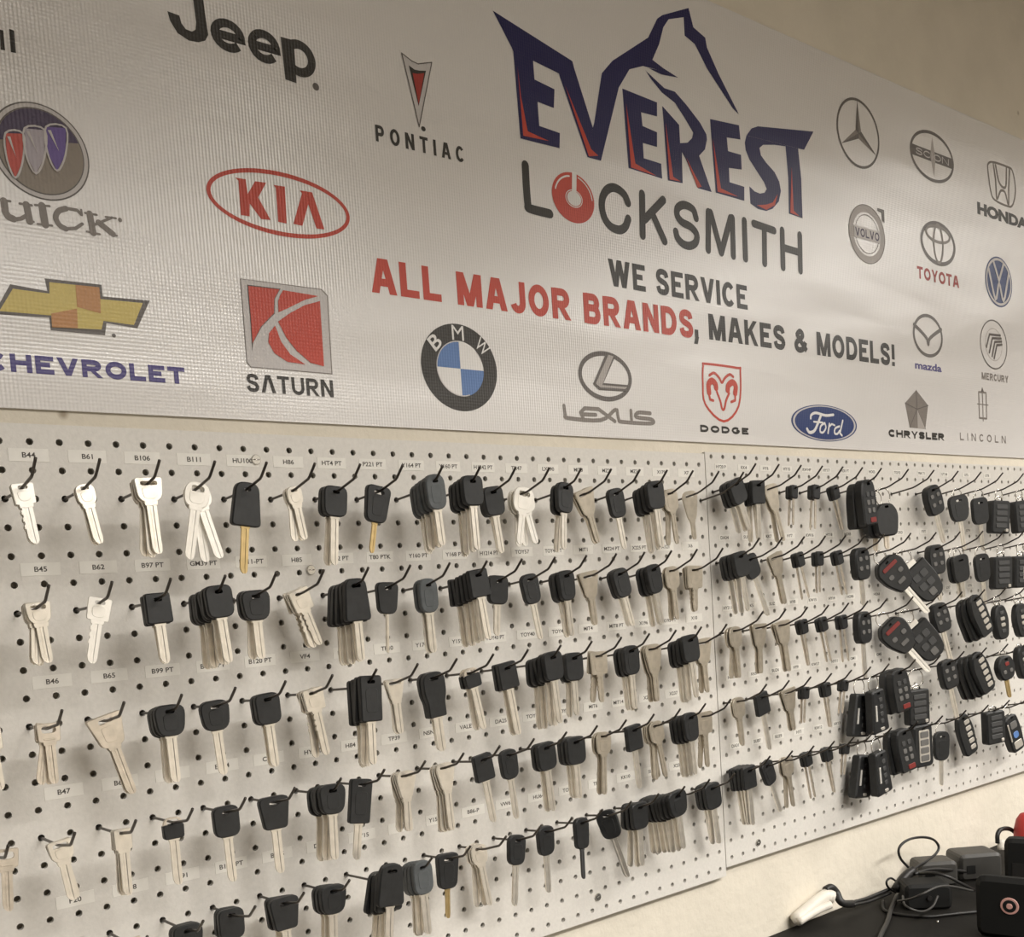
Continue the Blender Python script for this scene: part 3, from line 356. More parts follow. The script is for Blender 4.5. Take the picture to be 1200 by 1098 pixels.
('emblem', 'grey five-sided star emblem', [('p', 'grey_text', 1, [(147.75, 14.41), (151.47, 11.96), (150.28, 7.79), (145.22, 7.79), (144.03, 11.96)], []), ('s', 'grey_dark', 2, 0.14, [(147.75, 11.1), (147.75, 14.41)], 0), ('s', 'grey_dark', 2, 0.14, [(147.75, 11.1), (151.47, 11.96)], 0), ('s', 'grey_dark', 2, 0.14, [(147.75, 11.1), (150.28, 7.79)], 0), ('s', 'grey_dark', 2, 0.14, [(147.75, 11.1), (145.22, 7.79)], 0), ('s', 'grey_dark', 2, 0.14, [(147.75, 11.1), (144.03, 11.96)], 0), ('p', 'grey_mid', 2, [(147.75, 11.1), (150.28, 7.79), (147.75, 7.79)], [])]),
('emblem_lettering', 'small black capitals under the five-sided star', [('g', 'charcoal', 1, 'CHRYSLER', 138.59, 156.55, 5.97, 7.23, 0.42, 0.17)]),
('emblem', 'tall slim grey star emblem', [('s', 'grey_text', 1, 0.36, [(169.39, 15.49), (172.11, 15.49), (172.11, 10.67), (169.39, 10.67)], 1), ('s', 'grey_text', 1, 0.3, [(170.75, 16.24), (170.75, 10.22)], 0), ('s', 'grey_text', 1, 0.2, [(168.71, 13.23), (172.79, 13.23)], 0), ('p', 'grey_dark', 1, [(170.16, 15.58), (170.75, 16.42), (171.34, 15.58)], [])]),
('emblem_lettering', 'small spaced grey capitals under the slim star', [('g', 'grey_text', 1, 'LINCOLN', 162.08, 179.2, 6.27, 7.67, 0.28, 0.75)])]
HC2 = [36.06, 38.06, 40.06, 42.06, 44.06, 46.06, 48.06, 51.06, 54.06, 57.06, 60.06, 63.06, 66.06, 69.06]
# label tape codes by row
CODES = [[['B44', 'B61', 'B106', 'B111', 'HU100', 'H86', 'HT4 PT', 'P221 PT', 'Y164 PT', 'Y160 PT', 'H1242 PT', 'TR47', 'LXP90', 'MIT3', 'MZ27', 'MZ31', 'X179', 'X7', ''], ['B45', 'B62', 'B97 PT', 'GM39 PT', 'B111-PT', 'H85', 'H92 PT', 'T80 PTK', 'Y160 PT', 'Y168 PT', 'H1214 PT', 'TOY57', 'TOY44 PT', 'MIT1', 'MZ24 PT', 'X225 PT', 'X121', 'X6', ''], ['B46', 'B65', 'B99 PT', 'B112 PT', 'B120 PT', 'VF4', 'H84 PT', 'TP30', 'Y170 PT', 'Y159 PT', 'TOY43 PT', 'TOY40', 'TOY44', 'MIT4', 'MIT8 PT', 'X196', 'X195 PT', 'X10', ''], ['B47', 'B66', 'B101', 'B114', 'CM5', 'HYP10', 'H84 PT', 'TP39', 'NSN14', 'VALET', 'DA25', 'TOY48', 'TOY50', 'MIT6', 'MIT14 PT', 'X217', 'X237', 'X92', ''], ['P20', 'B48', 'B91', 'B107 PT', 'B115', 'DW5', 'HY15', 'KI', 'Y154 PT', 'B86-P', 'VW67', 'HU64', 'TOY51', 'TR50', 'KK10', 'SUB1', 'X239', '', '']], [['HY20 P', 'KK4', 'HY6', 'HY15', 'KW14P', 'HY17', 'HO01 PT', 'HO03', 'TOY2', 'VW 71', 'UT 04', 'UTS', 'UTB'], ['DA34', 'SUB4', 'KK7', 'HY7', 'KW16', 'HY18', 'HO05', 'HO02 PT', 'FORD', 'TYT', 'LXS', 'UT4', 'BB1'], ['HY21 P', 'KK5', 'SUZ', 'HY8', 'KW15', 'HY14', 'HO06', 'HO66', 'KIA1', 'TY3', 'LX7', 'UT6', 'BB2'], ['HY22', 'KK9', 'SUZ4', 'HY9', 'KW17', 'HY11', 'GM1', 'GM2', 'GM3', 'TY5', 'LX9', 'UT8', 'BB3'], ['DA31', 'SUB7', 'SUZ9', 'HY1', 'KW12', 'HY13', 'GM4', 'GM5', 'GM6', 'TY7', 'LX3', 'UT9', 'BB4']]]
SCREWS = [[(8.49, 0.42), (25.41, 22.37), (10.52, 4.91)], [(38.45, 22.12)]]
# key stacks: board, row, hook number, column, type, count, reach of the front key mm, length mm, swing deg, ring drop mm
STACKS = [
(0, 0, 0, -1, 'MSW', 2, 61.4, 47.2, 6.3, 0),
(0, 0, 1, 1, 'MR', 2, 59.3, 48.9, 9.2, 0),
(0, 0, 2, 3, 'MD', 4, 74.4, 62.8, 2.1, 0),
(0, 0, 3, 5, 'MRX', 3, 60.5, 66.9, -6.2, 0),
(0, 0, 4, 7, 'BTB', 1, 53.9, 80.4, -7.3, 0),
(0, 0, 5, 9, 'MR', 3, 52.1, 49.3, 8.7, 0),
(0, 0, 6, 11, 'BR', 2, 43.4, 74.6, -6.0, 0),
(0, 0, 7, 13, 'BX', 1, 44.8, 65.0, -11.9, 0),
(0, 0, 8, 15, 'GO', 5, 75.9, 68.3, 5.1, 0),
(0, 0, 9, 17, 'BR', 4, 74.0, 74.4, 0.7, 0),
(0, 0, 10, 19, 'BR', 2, 43.9, 70.0, 7.2, 0),
(0, 0, 11, 21, 'MRX', 4, 40.7, 61.0, -0.1, 0),
(0, 0, 12, 23, 'BO', 2, 54.2, 73.6, -7.0, 0),
(0, 0, 13, 25, 'MT', 3, 34.7, 63.7, 17.9, 0),
(0, 0, 14, 27, 'BO', 1, 35.2, 71.4, 8.7, 0),
(0, 0, 15, 29, 'BR', 4, 55.7, 78.2, 5.8, 0),
(0, 0, 16, 31, 'MR', 2, 36.2, 67.6, 8.1, 0),
(0, 0, 17, 33, 'MP', 1, 24.9, 59.9, 7.1, 0),
(0, 1, 0, -1, 'MD', 4, 70.2, 47.4, 4.2, 0),
(0, 1, 1, 1, 'MSW', 1, 70.4, 53.1, -13.8, 0),
(0, 1, 2, 3, 'BS', 2, 67.2, 57.5, 2.2, 0),
(0, 1, 3, 5, 'BR', 6, 83.5, 65.9, 3.9, 0),
(0, 1, 4, 7, 'BW', 2, 51.0, 61.1, 1.3, 0),
(0, 1, 5, 9, 'MS', 4, 44.8, 56.4, 19.7, 0),
(0, 1, 6, 11, 'BT', 5, 68.0, 76.9, 1.6, 0),
(0, 1, 7, 13, 'BRE', 1, 47.1, 69.0, -3.0, 0),
(0, 1, 8, 15, 'GO', 2, 48.2, 74.2, 2.7, 0),
(0, 1, 9, 17, 'BS', 6, 72.4, 71.9, 6.7, 0),
(0, 1, 10, 19, 'BR', 1, 43.1, 63.1, -5.0, 0),
(0, 1, 11, 21, 'BO', 1, 37.3, 73.2, 9.7, 0),
(0, 1, 12, 23, 'BO', 3, 45.8, 74.4, 4.8, 0),
(0, 1, 13, 25, 'MT', 2, 33.1, 62.1, 7.4, 0),
(0, 1, 14, 27, 'BO', 2, 34.2, 70.3, 14.3, 0),
(0, 1, 15, 29, 'BO', 3, 44.3, 72.4, 10.7, 0),
(0, 1, 16, 31, 'MR', 2, 31.4, 65.9, 4.1, 0),
(0, 1, 17, 33, 'MS', 3, 27.0, 56.3, -2.8, 0),
(0, 2, -1, -3, 'MS', 1, 87.2, 46.4, 3.6, 0),
(0, 2, 0, -1, 'MF', 3, 62.7, 48.0, -0.1, 0),
(0, 2, 1, 1, 'MB', 2, 50.8, 71.1, 14.6, 0),
(0, 2, 2, 3, 'BW', 3, 70.2, 65.1, 0.2, 0),
(0, 2, 3, 5, 'BW', 1, 49.7, 66.1, 3.3, 0),
(0, 2, 4, 7, 'BR', 2, 56.6, 67.1, 3.1, 0),
(0, 2, 5, 9, 'MS', 4, 56.6, 65.6, 9.1, 0),
(0, 2, 6, 11, 'BL', 4, 82.7, 84.3, -3.2, 0),
(0, 2, 7, 13, 'MT', 2, 48.3, 55.3, 3.7, 0),
(0, 2, 8, 15, 'BB', 2, 45.1, 83.2, 5.1, 0),
(0, 2, 9, 17, 'BC', 2, 47.4, 67.0, 10.6, 0),
(0, 2, 10, 19, 'BS', 2, 47.6, 80.3, 8.2, 0),
(0, 2, 11, 21, 'BR', 5, 70.3, 78.8, 4.8, 0),
(0, 2, 12, 23, 'BR', 2, 50.3, 70.1, -0.3, 0),
(0, 2, 13, 25, 'MS', 2, 41.5, 58.1, -0.5, 0),
(0, 2, 14, 27, 'BO', 3, 46.3, 75.5, 3.4, 0),
(0, 2, 15, 29, 'MP', 3, 37.7, 69.3, 2.0, 0),
(0, 2, 16, 31, 'BR', 4, 55.3, 77.9, 5.4, 0),
(0, 2, 17, 33, 'MT', 2, 33.9, 69.1, 2.8, 0),
(0, 3, -1, -3, 'MF', 1, 99.8, 46.5, -3.7, 0),
(0, 3, 0, -1, 'MD', 2, 60.9, 49.9, 6.5, 0),
(0, 3, 1, 1, 'MQ', 3, 69.0, 56.1, -0.6, 0),
(0, 3, 2, 3, 'BC', 1, 52.4, 58.9, 0.1, 0),
(0, 3, 3, 5, 'BR', 1, 53.6, 67.9, 0.8, 0),
(0, 3, 4, 7, 'BP', 1, 51.7, 70.9, 0.5, 0),
(0, 3, 5, 9, 'BW', 4, 78.3, 69.8, -2.6, 0),
(0, 3, 6, 11, 'BL', 1, 47.9, 78.7, -9.0, 0),
(0, 3, 7, 13, 'MP', 4, 56.7, 60.2, -1.1, 0),
(0, 3, 8, 15, 'MP', 4, 57.0, 70.6, 1.9, 0),
(0, 3, 9, 17, 'BS', 1, 56.9, 74.3, 8.2, 0),
(0, 3, 10, 19, 'BO', 1, 38.7, 78.3, 6.0, 0),
(0, 3, 11, 21, 'BR', 2, 47.3, 78.7, 5.9, 0),
(0, 3, 12, 23, 'BR', 3, 44.0, 70.8, 2.0, 0),
(0, 3, 13, 25, 'MR', 3, 41.7, 73.5, -4.8, 0),
(0, 3, 14, 27, 'BS', 1, 42.8, 77.6, 5.7, 0),
(0, 3, 15, 29, 'MR', 4, 34.6, 72.1, 10.4, 0),
(0, 3, 16, 31, 'BO', 4, 48.6, 77.9, 2.3, 0),
(0, 3, 17, 33, 'MS', 2, 29.9, 71.9, 2.0, 0),
(0, 4, 1, 1, 'MF', 1, 54.6, 58.0, 2.8, 0),
(0, 4, 2, 3, 'BW', 2, 63.3, 68.0, 0.2, 0),
(0, 4, 3, 5, 'BR', 2, 43.5, 67.3, -1.0, 0),
(0, 4, 4, 7, 'BP', 2, 54.6, 72.6, 0.5, 0),
(0, 4, 5, 9, 'BW', 3, 62.6, 69.4, -3.3, 0),
(0, 4, 6, 11, 'BT', 4, 95.1, 71.2, -6.0, 0),
(0, 4, 7, 13, 'GO', 4, 73.0, 74.4, 1.8, 0),
(0, 4, 8, 15, 'BX', 1, 47.4, 66.8, -4.1, 0),
(0, 4, 9, 17, 'MR', 4, 37.7, 69.1, 7.3, 0),
(0, 4, 10, 19, 'BO', 1, 44.8, 77.3, -8.3, 0),
(0, 4, 11, 21, 'BO', 1, 36.7, 76.3, 0.2, 0),
(0, 4, 12, 23, 'BK', 1, 45.5, 69.9, -1.7, 0),
(0, 4, 13, 25, 'BOE', 1, 37.3, 83.5, 15.9, 0),
(0, 4, 14, 27, 'BR', 3, 45.1, 77.6, 0.7, 0),
(0, 4, 15, 29, 'BW', 8, 64.2, 73.7, 8.2, 0),
(0, 4, 17, 33, 'BR', 3, 35.6, 81.2, 6.9, 0),
(1, 0, 0, 36.06, 'BR', 3, 40.7, 68.7, 22.9, 0),
(1, 0, 1, 38.06, 'BS', 3, 38.6, 77.9, 1.3, 0),
(1, 0, 2, 40.06, 'MP', 2, 23.0, 80.6, 16.2, 0),
(1, 0, 3, 42.06, 'BM', 2, 26.5, 55.0, -6.4, 0),
(1, 0, 4, 44.06, 'BM', 2, 29.3, 62.7, -7.6, 0),
(1, 0, 5, 46.06, 'BM', 2, 27.5, 66.5, 16.6, 0),
(1, 1, 0, 36.06, 'BR', 4, 41.7, 78.7, 9.2, 0),
(1, 1, 1, 38.06, 'BR', 1, 17.7, 91.0, 22.5, 0),
(1, 1, 2, 40.06, 'MT', 2, 26.1, 72.7, 15.7, 0),
(1, 1, 3, 42.06, 'BM', 2, 30.2, 67.0, 15.4, 0),
(1, 1, 4, 44.06, 'BM', 2, 30.6, 57.6, -2.0, 0),
(1, 1, 5, 46.06, 'BM', 2, 29.2, 65.6, 14.1, 0),
(1, 2, 0, 36.06, 'MR', 3, 27.6, 67.8, 2.8, 0),
(1, 2, 1, 38.06, 'MT', 2, 30.6, 66.5, -1.0, 0),
(1, 2, 2, 40.06, 'MT', 3, 33.1, 70.2, 7.4, 0),
(1, 2, 3, 42.06, 'BM', 2, 32.1, 67.2, 10.8, 0),
(1, 2, 4, 44.06, 'BM', 2, 31.1, 66.7, 15.8, 0),
(1, 2, 5, 46.06, 'BM', 2, 32.7, 69.3, 8.5, 0),
(1, 3, 0, 36.06, 'MR', 2, 26.9, 65.1, 3.4, 0),
(1, 3, 1, 38.06, 'BS', 1, 26.4, 82.3, 12.4, 0),
(1, 3, 2, 40.06, 'MT', 2, 38.1, 58.6, 9.9, 0),
(1, 3, 3, 42.06, 'BM', 2, 31.1, 50.7, -5.7, 0),
(1, 3, 4, 44.06, 'BM', 2, 32.5, 66.3, 7.4, 0),
(1, 3, 5, 46.06, 'BM', 2, 31.7, 48.7, -9.5, 0),
(1, 4, 0, 36.06, 'BS', 4, 38.0, 81.3, 5.0, 0),
(1, 4, 1, 38.06, 'BO', 1, 29.4, 80.2, 21.9, 0),
(1, 4, 2, 40.06, 'MR', 2, 29.3, 72.0, 7.3, 0),
(1, 4, 3, 42.06, 'BM', 2, 28.5, 70.3, 14.6, 0),
(1, 4, 4, 44.06, 'BM', 2, 30.0, 70.0, 12.6, 0),
(1, 4, 5, 46.06, 'BM', 2, 29.3, 44.9, -12.1, 0),
(1, 0, 6, 48.06, 'F1', 2, 46.5, 61.7, 4.7, 0),
(1, 0, 7, 51.06, 'FK', 2, 30.8, 98.7, 1.8, 24),
(1, 0, 9, 57.06, 'FR', 1, 27.2, 96.7, 19.2, 0),
(1, 0, 10, 60.06, 'BW', 1, 32.0, 107.5, 7.7, 19.1),
(1, 0, 11, 63.06, 'BR', 1, 32.0, 109.0, 5.2, 22.9),
(1, 0, 12, 66.06, 'FX', 1, 32.0, 84.9, -3.5, 12.1),
(1, 0, 13, 69.06, 'FX', 1, 32.0, 85.0, 4.5, 11.8),
(1, 1, 6, 48.06, 'FR', 1, 33.4, 85.7, 5.3, 0),
(1, 1, 7, 51.06, 'FP', 1, 15, 136.4, 40, 15.7),
(1, 1, 8, 54.06, 'FS', 1, 10, 108.9, 38, 22.0),
(1, 1, 9, 57.06, 'FR', 1, 29.7, 90.7, 6.9, 0),
(1, 1, 10, 60.06, 'BR', 2, 32.0, 90.0, 9.4, 22.8),
(1, 1, 11, 63.06, 'BO', 1, 32.0, 104.8, 7.3, 22.7),
(1, 1, 12, 66.06, 'FX', 1, 32.0, 83.6, -0.9, 13.6),
(1, 1, 13, 69.06, 'FW', 1, 32.0, 81.3, -0.5, 14.6),
(1, 2, 6, 48.06, 'FR', 1, 33.1, 100.4, 2.4, 0),
(1, 2, 7, 51.06, 'FP', 1, 15, 131.6, 40, 17.4),
(1, 2, 8, 54.06, 'FS', 1, 10, 115.8, 38, 23.0),
(1, 2, 9, 57.06, 'FR', 1, 32.2, 99.4, 15.0, 0),
(1, 2, 10, 60.06, 'FL', 3, 56.4, 82.0, 27.0, 0),
(1, 2, 11, 63.06, 'FO', 1, 60.0, 80.0, 7.3, 13.8),
(1, 2, 12, 66.06, 'FO', 1, 60.0, 83.2, 7.7, 15.3),
(1, 3, 6, 48.06, 'FT', 2, 40.3, 88.9, 0.1, 22.5),
(1, 3, 7, 51.06, 'F1', 2, 43.2, 85.3, 9.9, 0),
(1, 3, 8, 54.06, 'FX', 1, 32.0, 88.4, 1.1, 26.6),
(1, 3, 9, 57.06, 'FR', 1, 44.3, 102.5, 13.4, 0),
(1, 3, 10, 60.06, 'FL', 4, 57.7, 80.2, 25.5, 0),
(1, 3, 11, 63.06, 'FRo', 1, 66.4, 87.4, 10.6, 9.7),
(1, 3, 12, 66.06, 'FO', 1, 62.3, 43.8, 14.1, 0),
(1, 4, 6, 48.06, 'FT', 2, 35.7, 88.4, 0.1, 21.1),
(1, 4, 7, 51.06, 'F1', 2, 46.7, 83.8, 10.2, 0),
(1, 4, 8, 54.06, 'FV', 1, 36.9, 65.0, 0.9, 0),
(1, 4, 9, 57.06, 'BO', 1, 32.0, 109.9, -2.9, 23.2),
(1, 4, 10, 60.06, 'FL', 1, 27.2, 77.9, 18.9, 0),
(1, 4, 11, 63.06, 'FX', 1, 46.3, 62.0, 2.3, 0),
(1, 4, 12, 66.06, 'FB', 1, 32.0, 87.7, 17.6, 14.2)]


for _n, _l, shapes in ART:
    for s in shapes:
        if s[0] in 'tT': want(s[3], s[-1])
for cs in CODES:
    for row in cs:
        for t in row:
            if t: want(t, .02)
make_texts()

# ------------------------------------------------------------------ the room
b = MB(); b.box(-1.6, 7.5, .012, .18, 0, CEIL); tag(b.build('wall_back', 'plaster_cream'), kind='structure')
b = MB(); b.box(-1.6, 7.5, -4.62, -4.5, 0, CEIL); tag(b.build('wall_front', 'wall_paint'), kind='structure')
b = MB(); b.box(-1.6, 7.5, -4.5, .18, -.1, 0); tag(b.build('floor', 'floor_tile'), kind='structure')
b = MB(); b.box(-1.6, 7.5, -4.62, .18, CEIL, CEIL+.1); tag(b.build('ceiling', 'ceiling_paint'), kind='structure')
for i, (x, y, sx, sy, pw, sd) in enumerate(TROFFERS):
    t = tag(empty('ceiling_light', (x, y, CEIL)), 'unseen flush rectangular ceiling light, ' + ORD[i] + ' along the keyed wall', 'ceiling light', 'ceiling lights over the key boards')
    f = MB()
    for a in ((-sx/2-.03, -sx/2, -sy/2-.03, sy/2+.03), (sx/2, sx/2+.03, -sy/2-.03, sy/2+.03), (-sx/2, sx/2, -sy/2-.03, -sy/2), (-sx/2, sx/2, sy/2, sy/2+.03)):
        f.box(*a, -.022, 0)
    f.build('frame', 'white_plastic', t)
    d = MB(); d.box(-sx/2, sx/2, -sy/2, sy/2, -.008, 0); d.build('diffuser', 'lamp_diffuser', t)

# ------------------------------------------------------------------ banner
YB = .0088
banner = tag(empty('banner', (0, YB, Z0)), 'wide glossy white vinyl banner printed with a locksmith name and car maker emblems', 'banner')
cm = .01
b = MB(); nx = 60
xs = [-.62+(3.05+.62)*i/nx for i in range(nx+1)]
zb = lambda x: .0254*(1.20+.0031*x/.0254)
zt = lambda x: .0254*25.74
V = []
for x in xs:
    V += [(x, 0, zb(x)), (x, 0, zt(x)), (x, .0008, zb(x)), (x, .0008, zt(x))]
F = []
for i in range(nx):
    a, c = i*4, (i+1)*4
    F += [(a, c, c+1, a+1), (a+2, a+3, c+3, c+2), (a, a+2, c+2, c), (a+1, c+1, c+3, a+3)]
F += [(0, 1, 3, 2), (nx*4, nx*4+2, nx*4+3, nx*4+1)]
b.add(V, F); b.build('sheet', 'vinyl_white', banner)
for x in (-.58, .45, 3.0):                       # brass eyelets in the hem
    e = MB(); e.slab([(x+.009*math.cos(a*PI/8), zt(x)-.016+.009*math.sin(a*PI/8)) for a in range(16)], -.0012, 0, .0003, 0, [[(x+.004*math.cos(-a*PI/6), zt(x)-.016+.004*math.sin(-a*PI/6)) for a in range(12)]])
    e.build('eyelet', 'aluminium', banner)

def art_mesh(shapes):
    mats, b = [], MB()
    def mi(c):
        c = 'ink_'+c
        if c not in mats: mats.append(c)
        return mats.index(c)
    for s in shapes:
        k, c, ly = s[0], mi(s[1]), -.00022*s[2]
        if k == 'p':
            pts, holes = s[3], s[4]
            loops = [pts]+holes; flat = [q for l in loops for q in l]
            tri = tessellate_polygon([[Vector((x, z, 0)) for x, z in l] for l in loops])
            b.add([(x*cm, ly, z*cm) for x, z in flat], tri, c)
        elif k in 'er':
            cx, cz, rx, rz = s[3:7]; n = 56
            o = [(cx+rx*math.cos(2*PI*i/n), cz+rz*math.sin(2*PI*i/n)) for i in range(n)]
            if k == 'e': b.add([(x*cm, ly, z*cm) for x, z in o], [tuple(range(n))], c)
            else:
                w = s[7]; q = [(cx+(rx-w)*math.cos(2*PI*i/n), cz+(rz-w)*math.sin(2*PI*i/n)) for i in range(n)]
                b.add([(x*cm, ly, z*cm) for x, z in o+q], [(i, (i+1) % n, n+(i+1) % n, n+i) for i in range(n)], c)
        elif k == 's':
            w, pts, closed = s[3:6]; r = w/2
            if len(pts) > 4 and w > .15:
                pts = [(q.x, q.y) for q in smooth_path([(x, z, 0) for x, z in pts], 4, bool(closed))]
            seq = pts+[pts[0]] if closed else pts
            for i, (p, q) in enumerate(zip(seq, seq[1:])):
                d = Vector((q[0]-p[0], q[1]-p[1]))
                if d.length < 1e-6: continue
                d.normalize(); nn = Vector((-d.y, d.x))*r; y_ = ly
                b.add([((p[0]+nn.x)*cm, y_, (p[1]+nn.y)*cm), ((q[0]+nn.x)*cm, y_, (q[1]+nn.y)*cm), ((q[0]-nn.x)*cm, y_, (q[1]-nn.y)*cm), ((p[0]-nn.x)*cm, y_, (p[1]-nn.y)*cm)], [(0, 1, 2, 3)], c)
            for i, p in enumerate(pts):
                y_ = ly
                b.add([((p[0]+r*math.cos(PI*j/6))*cm, y_, (p[1]+r*math.sin(PI*j/6))*cm) for j in range(12)], [tuple(range(12))], c)
        elif k == 'g':
            for gi, (gv, gf) in enumerate(glyph_text(s[3], *s[4:8], s[8], s[9])):
                b.add([(x*cm, ly, z*cm) for x, z in gv], gf, c)
        elif k == 't':
            tv, tf, _ = _txt[(s[3], s[8])]; x0, x1, z0, z1 = s[4:8]
            b.add([((x0+(x1-x0)*u)*cm, ly, (z0+(z1-z0)*v)*cm) for u, v in tv], tf, c)
        elif k == 'T':
            x, z, w, h, ang, bold = s[4:]; tv, tf, _ = _txt[(s[3], bold)]; ca, sa = math.cos(math.radians(ang)), math.sin(math.radians(ang))
            b.add([((x+(u-.5)*w*ca-(v-.5)*h*sa)*cm, ly, (z+(u-.5)*w*sa+(v-.5)*h*ca)*cm) for u, v in tv], tf, c)
    return b, mats
for name, label, shapes in ART:
    b, ms = art_mesh(shapes)
    own = MB()                                         # each printed face on its own hair-thin level, so overprints never coincide
    for fi, f in enumerate(b.F):
        own.add([(b.V[i][0], b.V[i][1]-.000004*(fi % 46), b.V[i][2]) for i in f], [tuple(range(len(f)))], b.M[fi])
    b = own if len(b.F) < 1500 else b
    tag(b.build(name, ms, banner), label)

# ------------------------------------------------------------------ pegboards
def pegboard(name, u0, v0, ncol, nrow, label, screws, top):
    """perforated hardboard: real holes, 1/4 inch wide, on a one inch grid; its Empty sits at the top row's first hole"""
    root = tag(empty(name, (u0*P, 0, Z0-v0*P)), label, 'pegboard')
    h, r, t = P/2, .00318, .005
    ring = [(r*math.cos(PI*k/6), r*math.sin(PI*k/6)) for k in range(12)]
    cor = [(h, h), (-h, h), (-h, -h), (h, -h)]
    base = cor+ring; V, F = [], []
    tri = []
    for q in range(4):
        for k in range(3): tri.append((q, 4+(3*q+k) % 12, 4+(3*q+k+1) % 12))
        tri.append((q, 4+(3*q+3) % 12, (q+1) % 4))
    for i in range(ncol):
        for j in range(nrow):
            x, z, n = i*P, -j*P, len(V)
            bs = base if j else [(a, c if k > 3 or c < 0 else top*P) for k, (a, c) in enumerate(base)]
            V += [(x+a, 0, z+c) for a, c in bs] + [(x+a, t, z+c) for a, c in bs]
            F += [(n+a, n+e, n+c) for a, c, e in tri] + [(n+16+a, n+16+c, n+16+e) for a, c, e in tri]
            F += [(n+4+k, n+20+k, n+20+(k+1) % 12, n+4+(k+1) % 12) for k in range(12)]
    b = MB(); b.V, b.F, b.M = V, F, [0]*len(F)
    x0, x1, z1, z0 = -h, (ncol-1)*P+h, top*P, -(nrow-1)*P-h
    b.add([(x0,0,z0),(x1,0,z0),(x1,0,z1),(x0,0,z1),(x0,t,z0),(x1,t,z0),(x1,t,z1),(x0,t,z1)], [(0,4,5,1),(1,5,6,2),(2,6,7,3),(3,7,4,0)])
    b.build('board', 'pegboard_paint', root)
    s = MB(); s.box(x0+.002, x1-.002, t, .0115, z1-.0045, z1-.0005); s.box(x0+.002, x1-.002, t, .0115, z0+.0005, z0+.0085); s.box(x0+.002, x0+.0095, t, .0115, z0+.009, z1-.0048); s.box(x1-.0095, x1-.002, t, .0115, z0+.009, z1-.0048)
    s.build('mounting_frame', 'pegboard_paint', root)
    for su, sv in screws:
        s = MB(); s.disc((0, 0), .0052, .0052, -.0022, .0004, 0, 18)
        s.box(-.0034, .0034, -.00235, -.0021, -.0005, .0005, 0)
        s.build('screw', 'screw_zinc', root, True, ((su-u0)*P, 0, -(sv-v0)*P))
    return root
near = pegboard('pegboard', -12, 0, 48, 24, 'pale grey perforated board holding the larger, nearer rows of keys on hooks', SCREWS[0], .62)
far = pegboard('pegboard', 36.06, -.48, 48, 24, 'pale grey perforated board beyond the seam, holding small keys and remote fobs', SCREWS[1], .24)
LABW = .032
def add_label(root, ux, vz, u0, v0, text, w, h):
    b = MB(); b.box(-w/2, w/2, -.00035, 0, -h/2, h/2)
    lb = b.build('label', 'label_tape', root, False, ((ux-u0)*P, 0, -(vz-v0)*P))
    if text:
        tv, tf, asp = _txt[(text, .02)]
        hh = .0048; ww = min(hh*asp*1.15, w*.82); z = -.0004
        me = mesh('lettering', [((u-.5)*ww, -.00045, (v-.5)*hh) for u, v in tv], tf, 'label_ink')
        obj('lettering', me, lb)
for r in range(5):
    for i, t in enumerate(CODES[0][r]):
        c = -1+2*i
        if t: add_label(near, c+.92, 4*r+.47, -12, 0, t, .034, .0115)
    for i, t in enumerate(CODES[1][r]):
        if t: add_label(far, HC2[i]+.75, 4*r+.08, 36.02, -.48, t, .026, .0085)

# ------------------------------------------------------------------ hooks
def hook_dims(u):
    k = min(1, max(0, (u+1)/32))
    L = (4.35-1.25*k)*P; return L, [0, (.06+.17*k)*P, (.30+.40*k)*P, (.78+.40*k)*P]
def hook_rise(u, out):
    L, z = hook_dims(u); s = [0, .5*L, .86*L, L]
    for i in range(3):
        if out <= s[i+1] or i == 2: return z[i]+(z[i+1]-z[i])*(out-s[i])/(s[i+1]-s[i])
def hook_mesh(u):
    L, z = hook_dims(u); R = .00135
    pts = [(0, .0105, .004), (0, .0105, 0), (0, 0, 0), (0, -.5*L, z[1])]
    tail = [Vector((0, y_*L, z_)) for y_, z_ in ((-.5, z[1]), (-.56, z[1]+(z[2]-z[1])*.13), (-.84, z[1]+(z[2]-z[1])*.92), (-.872, z[2]+(z[3]-z[2])*.10), (-.985, z[2]+(z[3]-z[2])*.88), (-1, z[3]))]
    b = MB(); b.tube(pts[:3]+tail, R, 0, 8)
    return b.data('peg_hook', 'hook_steel', True)
ROWN = ['top', 'second', 'third', 'fourth', 'bottom']
def hook(board, r, u, ordn, note):
    v = 2+4*r+(-.48 if board else 0)
    o = obj('peg_hook', hook_mesh(u), None, (u*P, 0, Z0-v*P))
    tag(o, 'thin dark wire hook %s, %s along %s row of %s board' % (note, ordn, ROWN[r], ('nearer', 'farther')[board]), 'hook', ('hooks on the nearer pegboard', 'hooks on the farther pegboard')[board])

# ------------------------------------------------------------------ keys (dimensions in millimetres)
mm = .001
